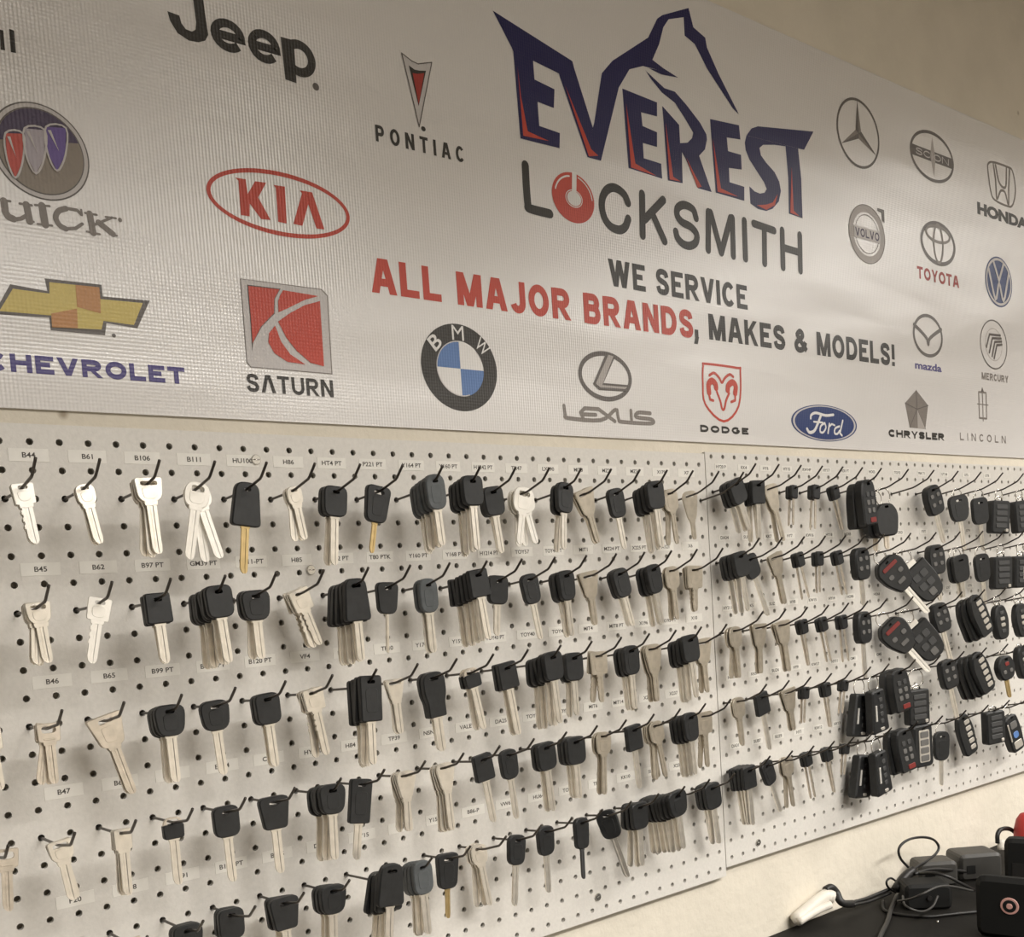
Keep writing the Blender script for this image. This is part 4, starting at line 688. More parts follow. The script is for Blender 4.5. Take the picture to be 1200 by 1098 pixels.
# type: width top, width bottom, top, bottom, corner radii, thickness, material, hole w, hole h, blade w, blade t, blade material, colour+shape words
KT = {
 'MS': (23,21,4.5,-18,2.5,2.5,2.2,'nickel',10,3.2,8.4,2.1,'nickel','square-headed silver metal key'),
 'MSW':(23,21,4.5,-18,2.5,2.5,2.2,'nickel_bright',10,3.2,8.4,2.1,'nickel_bright','bright square-headed metal key'),
 'MR': (21,19,4.5,-18,9,8,2.2,'nickel',9,3.2,8.0,2.1,'nickel','round-headed silver metal key'),
 'MRX':(25,23,5,-19,11,9,2.2,'nickel_bright',13,6,9,2.1,'nickel_bright','bright round-headed metal key'),
 'MT': (27,14,4.5,-21,4,4,2.2,'nickel',17,3.6,8.6,2.1,'nickel','flared silver metal key'),
 'MD': (26,22,5,-18,3,10,2.2,'nickel',16,3.8,8.6,2.1,'nickel','half-round-headed silver metal key'),
 'MP': (27,12,5,-25,11,5,2.2,'nickel',14,3.2,8.0,2.1,'nickel','pear-headed metal key'),
 'MQ': (17,16,4,-16,3,2,2.2,'nickel',7,3.0,8.4,2.1,'nickel','small square-headed metal key'),
 'MB': (34,21,5,-26,3,6,2.2,'nickel_dull',14,4,8.6,2.1,'nickel_dull','large broad-headed dull metal key'),
 'MF': (24,22,5,-15,2,3,2.2,'nickel_dull',15,6,8.0,2.1,'nickel_dull','dull open-headed metal key'),
 'BR': (27,26,6,-25,8,9,7.0,'black_plastic',8,3.6,8.6,2.3,'nickel','rounded black-headed key'),
 'BT': (24,31,7,-36,9,5,7.4,'black_plastic',11,4,9.0,2.3,'nickel','tall black-headed key'),
 'BTB': (24,31,7,-36,9,5,7.4,'black_plastic',7,3.4,7.6,2.3,'brass','tall black-headed key with a brass blade'),
 'BO': (25,22,6,-27,10,9,7.0,'black_plastic',8,3.6,8.0,2.3,'nickel','oval black-headed key'),
 'BW': (32,25,6,-24,11,10,7.0,'black_plastic',9,3.8,9.0,2.3,'nickel','broad black-headed key'),
 'BS': (24,25,6,-23,3,3,7.0,'black_plastic',8,3.6,8.6,2.3,'nickel','square black-headed key'),
 'BL': (25,24,6,-40,4,3,7.2,'black_plastic',9,3.6,8.6,2.3,'nickel','long rectangular black-headed key'),
 'BP': (34,24,6,-27,8,4,7.4,'black_plastic',11,4.2,9.2,2.3,'nickel','five-sided black-headed key'),
 'BB': (27,22,6,-42,9,2,7.4,'black_plastic',11,4.2,11,2.3,'nickel','bottle-shaped black-headed key'),
 'BX': (29,23,6,-32,7,8,7.4,'black_plastic',12,4.6,5.6,2.3,'brass','black-headed key with a wide slot'),
 'BC': (21,20,-1.5,-16,3,3,6.4,'black_plastic',0,0,8.6,2.2,'nickel','black-capped metal-looped key'),
 'GO': (24,23,7,-29,11.5,11,6.6,'grey_plastic',7,3.4,9.0,2.3,'nickel','oval grey-headed key'),
 'BM': (18,16,5,-17,5,4,6.4,'black_plastic',5,3.0,4.0,1.6,'nickel_dull','tiny black-headed key'),
 'BRE': (27,21,6,-27,8,8,7.0,'black_plastic',8,3.6,2.4,3.2,'nickel','black-headed key with a thin blade'),
 'BK': (22,19,6,-29,9,7,7.0,'black_plastic',7,3.2,5.0,3.0,'button_dark','black key with a dark round blade'),
}
for _k in ('MS', 'MR', 'MT', 'MP'):                    # darker copies for far metal keys, their duller reflection put into the colour
    _t = list(KT[_k]); _t[7] = _t[12] = 'nickel_shaded'; _t[13] = 'worn ' + _t[13].replace('silver ', ''); KT['worn ' + _k] = tuple(_t)
_km = {}
def outline(T):
    wt, wb, top, bot, rt, rb = T[:6]
    return rounded([(-wt/2, top, rt), (-wb/2, bot, rb), (wb/2, bot, rb), (wt/2, top, rt)], 5)
def blade_into(b, w, t, z0, z1, m, cut=False, tip=3.5):
    """grooved key blade from z0 down to z1"""
    g = w*.13; d = t*.22
    prof = [(-w/2,-t/2),(-g*1.6,-t/2),(-g*1.1,-t/2+d),(g*.6,-t/2+d),(g*1.1,-t/2),(w/2,-t/2),(w/2,t/2),(g*1.6,t/2),(g*1.1,t/2-d),(-g*.6,t/2-d),(-g*1.1,t/2),(-w/2,t/2)]
    st = [(z0, 1, 0), (z1+tip*1.6, 1, 0), (z1+tip*.6, .82, w*.05), (z1, .38, w*.10)]
    n = len(prof); V = []
    for z, k, dx in st: V += [((x*k+dx)*mm, y*mm, z*mm) for x, y in prof]
    F = [(i*n+j, i*n+(j+1) % n, (i+1)*n+(j+1) % n, (i+1)*n+j) for i in range(len(st)-1) for j in range(n)]
    F += [tuple(range(n-1, -1, -1)), tuple(range((len(st)-1)*n, len(st)*n))]
    b.add(V, F, m)
def hole_pts(w, h, zc=0):
    r = min(w, h)/2
    return [(q[0], q[1]) for q in rounded([(-w/2, zc-h/2, r), (w/2, zc-h/2, r), (w/2, zc+h/2, r), (-w/2, zc+h/2, r)], 3)]
def S(pts, k=mm): return [(x*k, z*k) for x, z in pts]
def key_meshes(t, scale, L, edge=False):
    """meshes of one key hanging from the origin: head (and separate blade when the head is plastic)"""
    k = (t, round(scale, 2), round(L))
    if k in _km: return _km[k]
    T = KT[t]; wt, wb, top, bot, rt, rb, th, hm, hw, hh, bw, bt, bmn, _ = T
    s = scale; o = outline((wt*s, wb*s, top*s, bot*s, rt*s, rb*s))
    hz = 1.55-hh*.5                                     # hole's upper edge rests on the hook wire
    out = []
    plastic = th > 4
    if t == 'BB':
        o = rounded([(-9*s, 6*s, 4*s), (-14*s, 0, 5*s), (-14*s, -17*s, 5*s), (-11*s, -26*s, 3*s), (-11*s, -42*s, 2*s), (11*s, -42*s, 2*s), (11*s, -26*s, 3*s), (14*s, -17*s, 5*s), (14*s, 0, 5*s), (9*s, 6*s, 4*s)], 3)
    b = MB()
    if t == 'BC':                                      # metal bow with a black cap over its lower half
        bow = outline((19*s, 20*s, 5*s, -10*s, 8*s, 2*s)); b.slab(S(bow), -1.1*mm, 1.1*mm, .3*mm, 0, [S(hole_pts(12*s, 5*s, hz-1))])
        out.append(('bow', b.data('bow', 'nickel_dull')))
        b = MB(); b.slab(S(o), -th/2*mm, th/2*mm, .8*mm); out.append(('head', b.data('head', hm)))
    else:
        b.slab(S(o), -th/2*mm, th/2*mm, (1.1 if plastic else .35)*mm, 0, [S(hole_pts(hw*s, hh, hz))])
        if t in ('BX', 'GO', 'BW', 'BL', 'BO') and plastic:            # raised panel on the grip
            c = (top+bot)/2*s-2*s; w2 = min(wt, wb)*s*.30; h2 = (top-bot)*s*.26
            b.slab(S(rounded([(-w2, c+h2, 4), (-w2*.9, c-h2, 4), (w2*.9, c-h2, 4), (w2, c+h2, 4)], 4)), (-th/2-.35)*mm, -th/2*mm+.2*mm, .25*mm)
        if t in ('MR', 'MRX', 'MD', 'MB', 'MS', 'MSW') or t in ('worn MR', 'worn MS'):      # stamped panel on the bow
            c = bot*s*.52; w2 = min(wt, wb)*s*.33; h2 = -bot*s*.30
            b.slab(S(rounded([(-w2, c+h2, 3), (-w2*.85, c-h2, 4), (w2*.85, c-h2, 4), (w2, c+h2, 3)], 4)), -1.42*mm, -1.0*mm, .2*mm)
        if t == 'MF':
            b.slab(S(rrect2(-6*s, 6*s, -13*s, -11*s, .8)), -1.5*mm, 1.5*mm, .3*mm)
        if not plastic:
            sh = bot*s; b.slab(S([(-bw*.72, sh+1), (-bw*.62, sh-3), (bw*.62, sh-3), (bw*.72, sh+1)]), -1.05*mm, 1.05*mm, .2*mm)
            blade_into(b, bw, bt, sh-2.5, -L, 0)
            if t in ('MS', 'MSW', 'worn MS'):                    # a few bitting cuts on one flank
                for q in range(3): b.slab(S([(-bw*.5-.9, sh-5-q*6), (-bw*.5-.9, sh-8-q*6), (-bw*.42, sh-9-q*6), (-bw*.42, sh-4-q*6)]), -.95*mm, .95*mm, 0)
        out.append(('head', b.data('head', hm)))
    if plastic:
        b = MB(); z0 = bot*s if t != 'BB' else -42*s
        b.slab(S(rrect2(-bw*.62, bw*.62, z0-2.2, z0+1.5, .8)), -bt*.55*mm, bt*.55*mm, .2*mm)
        blade_into(b, bw, bt, z0+2, -L, 0)
        out.append(('blade', b.data('blade', bmn)))
    _km[k] = out
    return out
def tt_fan(t): return t in ('MR', 'MS', 'MF', 'MB', 'MD')
def place_key(meshes, whole, loc, ang, yaw, label, cat, group, drop=0):
    """one key as a thing; a metal key is a single mesh, a plastic-headed one an Empty with head and blade"""
    rot = (random.uniform(-.03, .03), -ang, yaw)
    if drop:
        o = empty(whole, loc, rot); rr = drop/2+2.4; zc = 1.4-rr; b = MB()
        b.tube([(rr*math.cos(a*PI/12)*mm, 0, (zc+rr*math.sin(a*PI/12))*mm) for a in range(24)], .8*mm, 0, 6, closed=True); b.build('key_ring', 'screw_zinc', o, True)
        for n, me in meshes: obj(n, me, o, (0, 0, -drop*mm))
    elif len(meshes) == 1:
        o = bpy.data.objects.new(whole, meshes[0][1]); o.location = loc; o.rotation_euler = rot; put(o)
    else:
        o = empty(whole, loc, rot)
        for n, me in meshes: obj(n, me, o)
    return tag(o, label, cat, group)

# ------------------------------------------------------------------ remote fobs (built in millimetres, hanging from the origin)
def fob_parts(t, drop, L):
    """list of (part name, mesh) for a fob whose top edge sits drop mm under the hook"""
    key = ('F', t, round(drop), round(L))
    if key in _km: return _km[key]
    out = []; mm = .00116; drop, L = drop/1.16, L/1.16
    D = -drop if drop > 0 else 6.0
    def S(pts, k=mm): return [(x*k, z*k) for x, z in pts]
    def body(o, th, hole=None, m='black_plastic'):
        b = MB(); b.slab(S(o), -th/2*mm, th/2*mm, 2.0*mm, 0, [S(hole)] if hole else []); out.append(('body', b.data('body', m)))
    def btn(x, z, w, h, th, m, r=1.2, n='button'):
        b = MB(); b.slab(S(rrect2(x-w/2, x+w/2, z-h/2, z+h/2, r)), (-th/2-.9)*mm, (-th/2+.4)*mm, .4*mm); out.append((n, b.data(n, m)))
    def blade(z0, w=8, m='nickel', x=0):
        b = MB(); b.slab(S(rrect2(x-w*.6, x+w*.6, z0-2, z0+2, .8)), -1.3*mm, 1.3*mm, .2*mm)
        bb = MB(); blade_into(bb, w, 2.3, z0+2, -L, 0); b.add([(p[0]*1.16+x*mm, p[1]*1.16, p[2]*1.16) for p in bb.V], bb.F); out.append(('blade', b.data('blade', m)))
    hole = hole_pts(8, 3.6, 1.55-1.8)
    if drop > 0:
        b = MB(); rr = drop/2+2.4; zc = 1.4-rr; b.tube([((rr*math.cos(a*PI/12))*mm, (.7 if a % 2 else -.0)*mm*0, (zc+rr*math.sin(a*PI/12))*mm) for a in range(24)], .8*mm, 0, 6, closed=True)
        out.append(('key_ring', b.data('key_ring', 'screw_zinc', True)))
        hole = hole_pts(7, 3.6, D-5)
    if t == 'FR':
        body(rounded([(-13, D, 9), (-17, D-16, 10), (-15, D-44, 9), (15, D-44, 9), (17, D-16, 10), (13, D, 9)], 4), 12, hole)
        for x, z in ((-6.5, -15), (6.5, -15), (-6.5, -28), (6.5, -28)): btn(x, D+z, 7, 6, 12, 'button_grey', 2.5)
        blade(D-43)
    elif t == 'FRo':
        body(rounded([(-12, D, 9), (-20, D-18, 12), (-13, D-38, 9), (13, D-38, 9), (20, D-18, 12), (12, D, 9)], 4), 12, hole)
        btn(0, D-12, 9, 6, 12, 'panic_red', 2.5); btn(-7, D-24, 7, 6, 12, 'button_grey', 2.5); btn(7, D-24, 7, 6, 12, 'button_grey', 2.5)
        blade(D-37, 8, 'brass')
    elif t == 'FP':
        body(rounded([(-13, D, 5), (-23, D-12, 6), (-21, D-32, 7), (-11, D-54, 6), (11, D-54, 6), (21, D-32, 7), (23, D-12, 6), (13, D, 5)], 3), 13, hole)
        btn(0, D-12, 26, 6, 13, 'panic_red', 2); btn(-9, D-26, 8, 7, 13, 'button_grey', 3); btn(9, D-26, 8, 7, 13, 'button_grey', 3); btn(0, D-39, 13, 6, 13, 'button_grey', 2)
        blade(D-53, 9, 'nickel_bright')
    elif t == 'FS':
        body(rounded([(-22, D-8, 3), (-23, D-40, 8), (-17, D-68, 14), (17, D-68, 14), (23, D-40, 8), (22, D-8, 3)], 4), 13)
        btn(-4, D-4, 26, 8, 9, 'nickel_bright', 1.5, 'metal_cap')
        for x, z in ((-7, -26), (7, -26), (-7, -42), (7, -42), (0, -56)): btn(x, D+z, 11, 11, 13, 'button_dark' if z > -50 else 'button_grey', 2.5)
        b = MB(); b.tube([(-8*mm, 0, (D-4)*mm), (-4*mm, 0, (D+1)*mm), (0, 0, (D+2)*mm), (4*mm, 0, (D-4)*mm)], 1.2*mm); out.append(('loop', b.data('loop', 'screw_zinc', True)))
    elif t in ('FX', 'FW'):
        body(rrect2(-20, 20, D-58, D-6, 5, 4), 14)
        for i in range(4): btn(0, D-16-i*10, 24, 7, 14, 'button_dark', 2)
        btn(12, D-53, 6, 5, 14, 'button_silver', 1.5, 'key_release')
        if t == 'FW': btn(8, D-34, 20, 22, 14.4, 'white_plastic', 1.5, 'white_panel')
        b = MB(); b.tube([(-7*mm, 0, (D-8)*mm), (-7*mm, 0, (D-1)*mm), (0, 0, (D+1.5)*mm), (7*mm, 0, (D-1)*mm), (7*mm, 0, (D-8)*mm)], 1.4*mm); out.append(('loop', b.data('loop', 'screw_zinc', True)))
    elif t == 'F1':
        body(rounded([(-13, D, 9), (-18, D-20, 10), (-17, D-62, 5), (17, D-62, 5), (18, D-20, 10), (13, D, 9)], 4), 14, hole)
        for i in range(3):
            btn(-5, D-20-i*11, 7, 7, 14, 'button_grey' if i else 'button_dark', 2); btn(6, D-20-i*11, 7, 7, 14, 'button_grey' if i else 'button_dark', 2)
        btn(3, D-55, 14, 7, 14, 'panic_red', 2)
    elif t == 'FT':
        body(rounded([(-13, D, 4), (-20, D-60, 5), (20, D-60, 5), (15, D, 4)], 4), 14, hole)
        for i in range(4): btn(3, D-14-i*10, 8, 6, 14, 'button_dark', 2)
        b = MB(); b.slab(S([(-11, D-20), (-13, D-42), (-9.5, D-42), (-8, D-20)]), -8.4*mm, -6.6*mm, .3*mm); out.append(('folded_blade', b.data('folded_blade', 'nickel_bright')))
        btn(2, D-55, 9, 4, 14, 'button_silver', 1.5, 'badge')
    elif t == 'FL':
        body(rounded([(-10, D, 8), (-18, D-22, 12), (-15, D-68, 9), (15, D-68, 9), (18, D-22, 12), (10, D, 8)], 4), 9.5, hole_pts(8, 3.6, (1.55-1.8) if drop <= 0 else D-5))
        for i in range(5): btn(4, D-14-i*10.5, 12, 7, 9.5, 'button_silver', 2.5)
    elif t == 'FO':
        body(rounded([(-9, D-2, 8), (-17, D-24, 12), (-12, D-56, 9), (12, D-56, 9), (17, D-24, 12), (9, D-2, 8)], 4), 12)
        for i in range(4): btn(0, D-14-i*9.5, 10, 5.5, 12, 'button_silver' if i in (1, 2) else 'button_dark', 2.2)
        b = MB(); b.tube([(-5*mm, 0, (D-4)*mm), (-4*mm, 0, (D+1)*mm), (4*mm, 0, (D+1)*mm), (5*mm, 0, (D-4)*mm)], 1.2*mm); out.append(('loop', b.data('loop', 'screw_zinc', True)))
    elif t == 'FV':
        body(rounded([(-19, D, 6), (-20, D-62, 8), (20, D-62, 8), (19, D, 6)], 4), 13, hole)
        btn(0, D-31, 22, 48, 13, 'button_silver', 3, 'silver_panel')
        for i in range(4): btn(0, D-14-i*11.5, 17, 9, 14.4, 'button_grey', 2)
    elif t == 'FB':
        body(rounded([(-14, D-2, 8), (-18, D-30, 8), (-15, D-64, 8), (15, D-64, 8), (18, D-30, 8), (14, D-2, 8)], 4), 13, hole)
        btn(0, D-18, 16, 12, 13, 'button_grey', 3); btn(0, D-35, 13, 11, 13, 'logo_blue', 5, 'round_badge'); btn(0, D-52, 20, 13, 13, 'button_silver', 3, 'silver_panel')
        btn(-13, D-28, 3, 30, 13, 'button_silver', 1, 'side_trim')
    elif t == 'FK':
        body(rounded([(-12, D, 8), (-22, D-14, 10), (-18, D-46, 10), (18, D-46, 10), (22, D-14, 10), (12, D, 8)], 4), 12, hole)
        blade(D-45, 8, 'nickel_dull')
    _km[key] = out
    return out
FOBW = {'FR':'grey-buttoned remote key','FRo':'round red-buttoned remote key','FP':'wide red-striped remote key','FS':'silver-ended smart fob','FX':'boxy black fob','FW':'boxy black fob with a white panel','F1':'tall black remote fob','FT':'wedge-shaped black fob','FL':'slim silver-buttoned fob','FO':'narrow oval black fob','FV':'silver-panelled black fob','FB':'blue-badged black fob','FK':'broad-headed black key'}

# ------------------------------------------------------------------ hang everything
occupied = {}
for B, r, ci, u, t, n, outm, L, ang, drop in STACKS: occupied.setdefault((B, r, ci), 0); occupied[(B, r, ci)] += n
for r in range(5):
    for i in range(19):
        u = -1+2*i
        if i == 18 and r != 0: continue
        n = occupied.get((0, r, i), 0)
        hook(0, r, u, ORD[i], 'holding ' + CNT[min(n, 9)] + (' key' if n == 1 else ' keys') if n else 'left empty')
    for i, u in enumerate(HC2):
        n = occupied.get((1, r, i), 0)
        hook(1, r, u, ORD[i], 'holding ' + CNT[min(n, 9)] + (' key' if n == 1 else ' keys') if n else 'left empty')
for r in (2, 3):
    tag(obj('peg_hook', hook_mesh(-3), None, (-3*P, 0, Z0-(2+4*r)*P)), 'thin dark wire hook at the picture edge, %s row of nearer board' % ROWN[r], 'hook', 'hooks on the nearer pegboard')
for B, r, ci, u, t, n, outm, L, ang, drop in STACKS:
    v = 2+4*r+(-.48 if B else 0); a0 = math.radians(ang)
    sc_ = .92+.28*min(1, max(0, (u+1)/36)) if not B else 1.15
    where = '%s, %s row, %s board' % (ORD[ci]+' hook from left' if ci >= 0 else 'half-seen hook at picture edge', ROWN[r], ('nearer', 'farther')[B])
    fob = t in FOBW
    if fob: ms = fob_parts(t, drop, L); th = 13.5 if t != 'FL' else 10; words_ = FOBW[t]
    else:
        L -= drop
        tt = {'BOE': 'BO'}.get(t, t)
        s_ = sc_*(1.35 if B and u > 52 else 1)
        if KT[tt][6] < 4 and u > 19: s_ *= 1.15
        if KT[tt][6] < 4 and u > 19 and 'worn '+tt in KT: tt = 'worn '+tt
        if tt == 'BM': s_ = 1.0
        if L < 56: s_ = min(s_, max(.7, L/60))
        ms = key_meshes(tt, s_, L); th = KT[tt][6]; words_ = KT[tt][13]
    step = (th+.4 if th > 4 else 4.2)
    if n > 1: step = min(step, (outm-8)/(n-1))
    for i in range(n):
        out = (outm-i*step)*mm; z = Z0-v*P+hook_rise(u, out)
        if i == 0: a = a0
        elif tt_fan(t): a = a0+math.radians(random.uniform(-12, 8))
        else: a = a0+math.radians(random.uniform(-5, 3.0))
        if t == 'FT': a = math.radians((7, -7)[i]); out = (.048, .024)[i]; z = Z0-v*P+hook_rise(u, out)
        if t == 'MRX': a = math.radians((-12, 14, 3, -4)[i])
        yaw = random.uniform(-.05, .05)
        if t in ('FP', 'FS'): yaw = -.55
        elif B and u > 50: yaw -= .22
        if t == 'BOE': yaw = -.85
        pos = 'alone' if n == 1 else ('front of %s' % CNT[n] if i == 0 else ('rearmost of %s' % CNT[n] if i == n-1 else '%s of %s' % (ORD[i], CNT[n])))
        lab = '%s, %s, %s' % (words_, pos, where)
        place_key(ms, 'remote_fob' if fob else 'key', (u*P, -out, z), a, yaw, lab, 'key fob' if fob else 'key', ('remote fobs hung on the farther board' if fob else ('keys on the nearer board', 'keys on the farther board')[B]), 0 if fob else drop)

# ------------------------------------------------------------------ workbench and the clutter on it
DZ = .900
t = tag(empty('workbench', (1.9, -.32, 0)), 'dark flat-topped workbench along the wall under the key boards', 'workbench')
b = MB(); b.box(-1.35, 1.6, -.36, .3305, DZ-.03, DZ, 0, .003); b.build('worktop', 'desk_laminate', t)
for x in (-1.28, 1.5):
    for y in (-.31, .28):
        l = MB(); l.box(x-.025, x+.025, y-.025, y+.025, 0, DZ-.03, 0, .003); l.build('leg', 'device_black', t)
BOX_FRONT = (1.1949, -0.2209, 0.0815, 0.022, 0.0919, -1.2962)
BOX_REAR = (1.3967, -0.1639, 0.059, 0.03, 0.0987, -1.2218)
ADAPTER = (1.2364, -0.0823, 0.0731, 0.05, 0.0422, -0.767)
GREYBOX = (1.3622, -0.0323, 0.0675, 0.05, 0.0435, -0.6759)
GREYBOX2 = (1.4353, -0.0665, 0.0758, 0.06, 0.047, -0.6277)
RED = [(1.6174, -0.1, 0.9755), (1.5694, -0.1, 0.9722)]
LOOP = [(1.3284, -0.035, 0.9424), (1.3037, -0.035, 0.9639), (1.297, -0.035, 0.9799), (1.308, -0.035, 0.9894), (1.3328, -0.036, 0.9933), (1.3709, -0.037, 0.9888), (1.4014, -0.038, 0.9784), (1.4136, -0.04, 0.9641), (1.4011, -0.042, 0.9549), (1.3681, -0.045, 0.9503), (1.3247, -0.05, 0.9486), (1.2898, -0.055, 0.9425)]
CABLE_LONG = [(1.4208, 0.0185, 0.904), (1.3468, -0.0095, 0.904), (1.2795, -0.0378, 0.904), (1.2185, -0.0662, 0.904), (1.1631, -0.0946, 0.904), (1.1164, -0.1151, 0.904), (1.0659, -0.1385, 0.904)]
CABLE_FLAT = [(1.2533, -0.0304, 0.903), (1.2146, -0.0563, 0.903), (1.207, -0.0823, 0.903), (1.2141, -0.1048, 0.903), (1.228, -0.1286, 0.903), (1.2516, -0.1439, 0.903), (1.2736, -0.1572, 0.903), (1.2989, -0.1745, 0.903)]
CABLE_UPPER = [(1.3022, -0.06, 0.9435), (1.3496, -0.06, 0.9404), (1.3949, -0.065, 0.9313), (1.4415, -0.07, 0.9189), (1.4861, -0.08, 0.9062)]
CABLE_MID = [(1.3125, -0.06, 0.9412), (1.3085, -0.09, 0.9486), (1.315, -0.11, 0.9449), (1.3334, -0.12, 0.9325), (1.3627, -0.13, 0.9146)]
CABLE_LOW = [(1.185, -0.1, 0.9325), (1.1746, -0.13, 0.9447), (1.175, -0.15, 0.9564), (1.2052, -0.158, 0.9615), (1.2435, -0.16, 0.9531), (1.2926, -0.165, 0.9358)]
CABLE_ARC = [(1.2159, -0.09, 0.9316), (1.1795, -0.115, 0.9313), (1.1781, -0.13, 0.9264), (1.1983, -0.135, 0.9198), (1.2341, -0.13, 0.9183), (1.2587, -0.125, 0.9281)]
CABLE_BACK = [(1.5105, -0.02, 0.9239), (1.5315, -0.025, 0.9282), (1.5617, -0.03, 0.9275), (1.5983, -0.035, 0.9175)]
PLUG_BACK = [(1.5013, -0.02, 0.9196), (1.5189, -0.022, 0.9272)]
CABLE_TOP = [(1.5595, -0.07, 0.945), (1.5605, -0.07, 0.9605), (1.5734, -0.07, 0.9674), (1.6015, -0.07, 0.9635), (1.6163, -0.075, 0.9534), (1.6182, -0.08, 0.9409)]
PLUG_TOP = [(1.5644, -0.075, 0.9322), (1.5683, -0.072, 0.9498)]
BUNDLE = [(1.3139, -0.05, 0.9451), (1.2876, -0.05, 0.9393), (1.2611, -0.05, 0.925)]
SMALL_LOOP = [(1.2988, -0.03, 0.9245), (1.279, -0.03, 0.9363), (1.2661, -0.03, 0.9334), (1.2704, -0.03, 0.9222), (1.2846, -0.035, 0.9111)]
WHITE = [(1.0505, -0.004, 0.9135), (1.0773, -0.004, 0.922), (1.1069, -0.004, 0.9301), (1.1317, -0.006, 0.9357), (1.1412, -0.012, 0.9318)]
WHITE2 = [(1.0506, -0.012, 0.9152), (1.0816, -0.012, 0.9198), (1.1081, -0.014, 0.9234), (1.1252, -0.018, 0.9256)]
BLACKEND = [(1.133, -0.004, 0.9449), (1.1463, -0.006, 0.9464), (1.1538, -0.01, 0.9369), (1.1506, -0.018, 0.9265), (1.1583, -0.022, 0.9198), (1.1815, -0.022, 0.9143)]
TAIL_A = [(1.1817, -0.022, 0.917), (1.2177, -0.022, 0.9142), (1.2548, -0.022, 0.9142), (1.2727, -0.03, 0.9187)]
TAIL_B = [(1.1755, -0.026, 0.915), (1.2137, -0.026, 0.9102), (1.2532, -0.026, 0.9095), (1.2711, -0.034, 0.914)]
CRUMB = [(1.2172, -0.1475, 0.9)]
def case(name, spec, label, cat, m, bev=.006, parts=()):
    x, y, w, d, h, yaw = spec
    t = tag(empty(name, (x, y, DZ), (0, 0, yaw)), label, cat)
    b = MB(); b.box(0, w, 0, d, 0, h, 0, bev); b.build('body', m, t)
    return t, w, d, h
t, w, d, h = case('charger_case', BOX_FRONT, 'upright black charger panel with a round pink-ringed badge on the workbench', 'charger', 'device_black', .007)
bw_ = .047
b = MB(); b.disc((bw_, h*.56), .0125, .0125, -.0015, .001, 0, 28); g = b.build('badge', 'badge_pink', t)
b = MB(); b.disc((bw_, h*.56), .0092, .0092, -.0022, 0, 0, 28); b.build('badge_face', 'device_black', g)
b = MB(); b.disc((bw_, h*.56), .0045, .0045, -.0028, 0, 0, 20); b.build('badge_dot', 'badge_pink', g)
for fx in (.015, w-.015):
    b = MB(); b.box(fx-.006, fx+.006, .006, .016, -.0, .0015); b.build('foot', 'cable_rubber', t)
t, w, d, h = case('equipment_box', BOX_REAR, 'plain black box behind the badged charger on the workbench', 'box', 'device_black', .006)
b = MB(); b.box(w*.2, w*.8, -.001, .001, h*.35, h*.6, 0, 0); b.build('recess_panel', 'cable_rubber', t)
t, w, d, h = case('power_adapter', ADAPTER, 'low black power adapter under the tangled cables on the workbench', 'power adapter', 'device_black', .005)
b = MB(); b.tube([(w*.5, -.004, h*.5), (w*.5, .002, h*.5)], .004, 0, 10); b.build('cable_boot', 'cable_rubber', t)
t, w, d, h = case('switch_box', GREYBOX, 'dark grey box behind the black power adapter and cable loop', 'box', 'device_grey', .005)
b = MB(); b.box(w*.15, w*.4, -.001, .001, h*.3, h*.6); b.build('port_panel', 'device_black', t)
t, w, d, h = case('switch_box', GREYBOX2, 'dark grey box nearest the two black boxes by the wall', 'box', 'device_grey', .005)
b = MB(); b.box(w*.15, w*.35, -.001, .001, h*.3, h*.6); b.build('port_panel', 'device_black', t)
# red pouch beside the rear box
rx_, ry_, rz_ = RED[0]
t = tag(empty('pouch', (rx_, ry_, DZ)), 'rounded red pouch at the far end of the workbench beside the black box', 'pouch')
b = MB(); V = []; F = []
for i in range(9):
    a = -PI/2+PI*i/8
    for k in range(20):
        q = 2*PI*k/20; rr = math.cos(a)**.6 if math.cos(a) > 0 else 0
        V.append((.030*rr*math.cos(q), .026*rr*math.sin(q), (rz_-DZ+.02)*.5*(1+math.sin(a))))
F = [(i*20+k, i*20+(k+1) % 20, (i+1)*20+(k+1) % 20, (i+1)*20+k) for i in range(8) for k in range(20)]
b.add(V, F); b.build('body', 'bag_red', t, True)
b = MB(); b.tube([(-.018, -.0255, .03), (0, -.0272, .032), (.018, -.0255, .03)], .0015); b.build('zipper', 'cable_rubber', t)

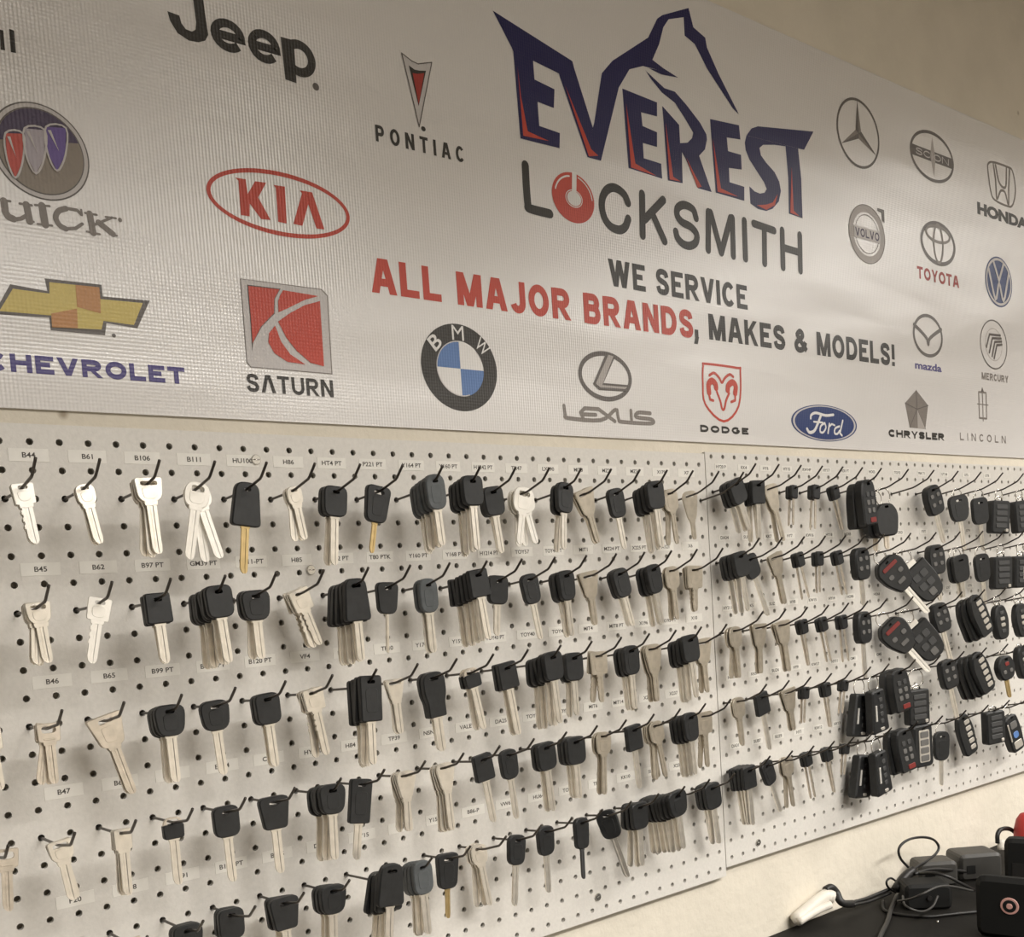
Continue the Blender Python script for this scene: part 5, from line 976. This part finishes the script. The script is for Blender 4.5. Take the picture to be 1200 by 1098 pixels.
def cable(pts, r, label, m='cable_rubber', k=6, name='cable', cat='cable', extra=()):
    o = Vector(pts[0]); rel = [Vector(p)-o for p in pts]
    b = MB(); b.tube(smooth_path(rel, k), r, 0, 8)
    c = b.build(name, m, None, True, o)
    return tag(c, label, cat, None)
cable(LOOP, .0022, 'thin black cable standing up in an open loop against the pale wall')
cable(CABLE_LONG, .0036, 'long dark grey cable running over the bench top towards its near edge', 'cable_grey')
cable(CABLE_FLAT, .0026, 'black cable curving along the bench top in front of the power adapter')
cable(CABLE_UPPER, .0030, 'black cable stretched across the top of the dark grey box')
cable(CABLE_MID, .0026, 'black cable sloping down over the power adapter to the badged charger')
cable(CABLE_LOW, .0018, 'thin grey cable arching over the power adapter', 'cable_grey')
cable(CABLE_ARC, .0018, 'thin grey cable sagging in a hoop over the front of the power adapter', 'cable_grey')
cable(CABLE_BACK, .0032, 'short black lead with a grey plug by the wall behind the grey boxes')
cable(PLUG_BACK, .0062, 'grey barrel plug lying by the wall behind the grey boxes', 'device_grey', 3, 'plug', 'plug')
cable(CABLE_TOP, .0040, 'thick black lead hooped above the plain black box')
cable(PLUG_TOP, .0070, 'small white connector under the hooped lead by the plain black box', 'white_plastic', 3, 'plug', 'plug')
cable(BUNDLE, .0078, 'thick black cable bundle strapped at the foot of the cable loop', 'cable_rubber', 5, 'cable_bundle', 'cable')
cable(SMALL_LOOP, .0018, 'small black wire hoop beside the strapped cable bundle')
t = tag(empty('power_lead', WHITE[0]), 'white ribbed power lead with black end resting where bench meets wall', 'power lead')
o_ = Vector(WHITE[0])
for nm, pts, r, m in (('white_sleeve', WHITE, [.004]+[.0112]*40, 'white_plastic'), ('white_sleeve', WHITE2, .0065, 'white_plastic'), ('black_end', BLACKEND, .0062, 'cable_rubber'), ('black_cord', TAIL_A, .0030, 'cable_rubber'), ('black_cord', TAIL_B, .0026, 'cable_rubber')):
    q = smooth_path([Vector(p)-o_ for p in pts], 5)
    b = MB(); b.tube(q, [r[min(i, 40)] for i in range(len(q))] if isinstance(r, list) else r, 0, 10); b.build(nm, m, t, True)
b = MB(); b.slab([(.0022*math.cos(PI*i/5), .0016*math.sin(PI*i/5)) for i in range(10)], -.0012, .0012, .0005); tag(b.build('metal_chip', 'screw_zinc', None, False, (CRUMB[0][0], CRUMB[0][1], DZ+.0016)), 'tiny bright metal chip lying alone on the dark bench top', 'metal chip')
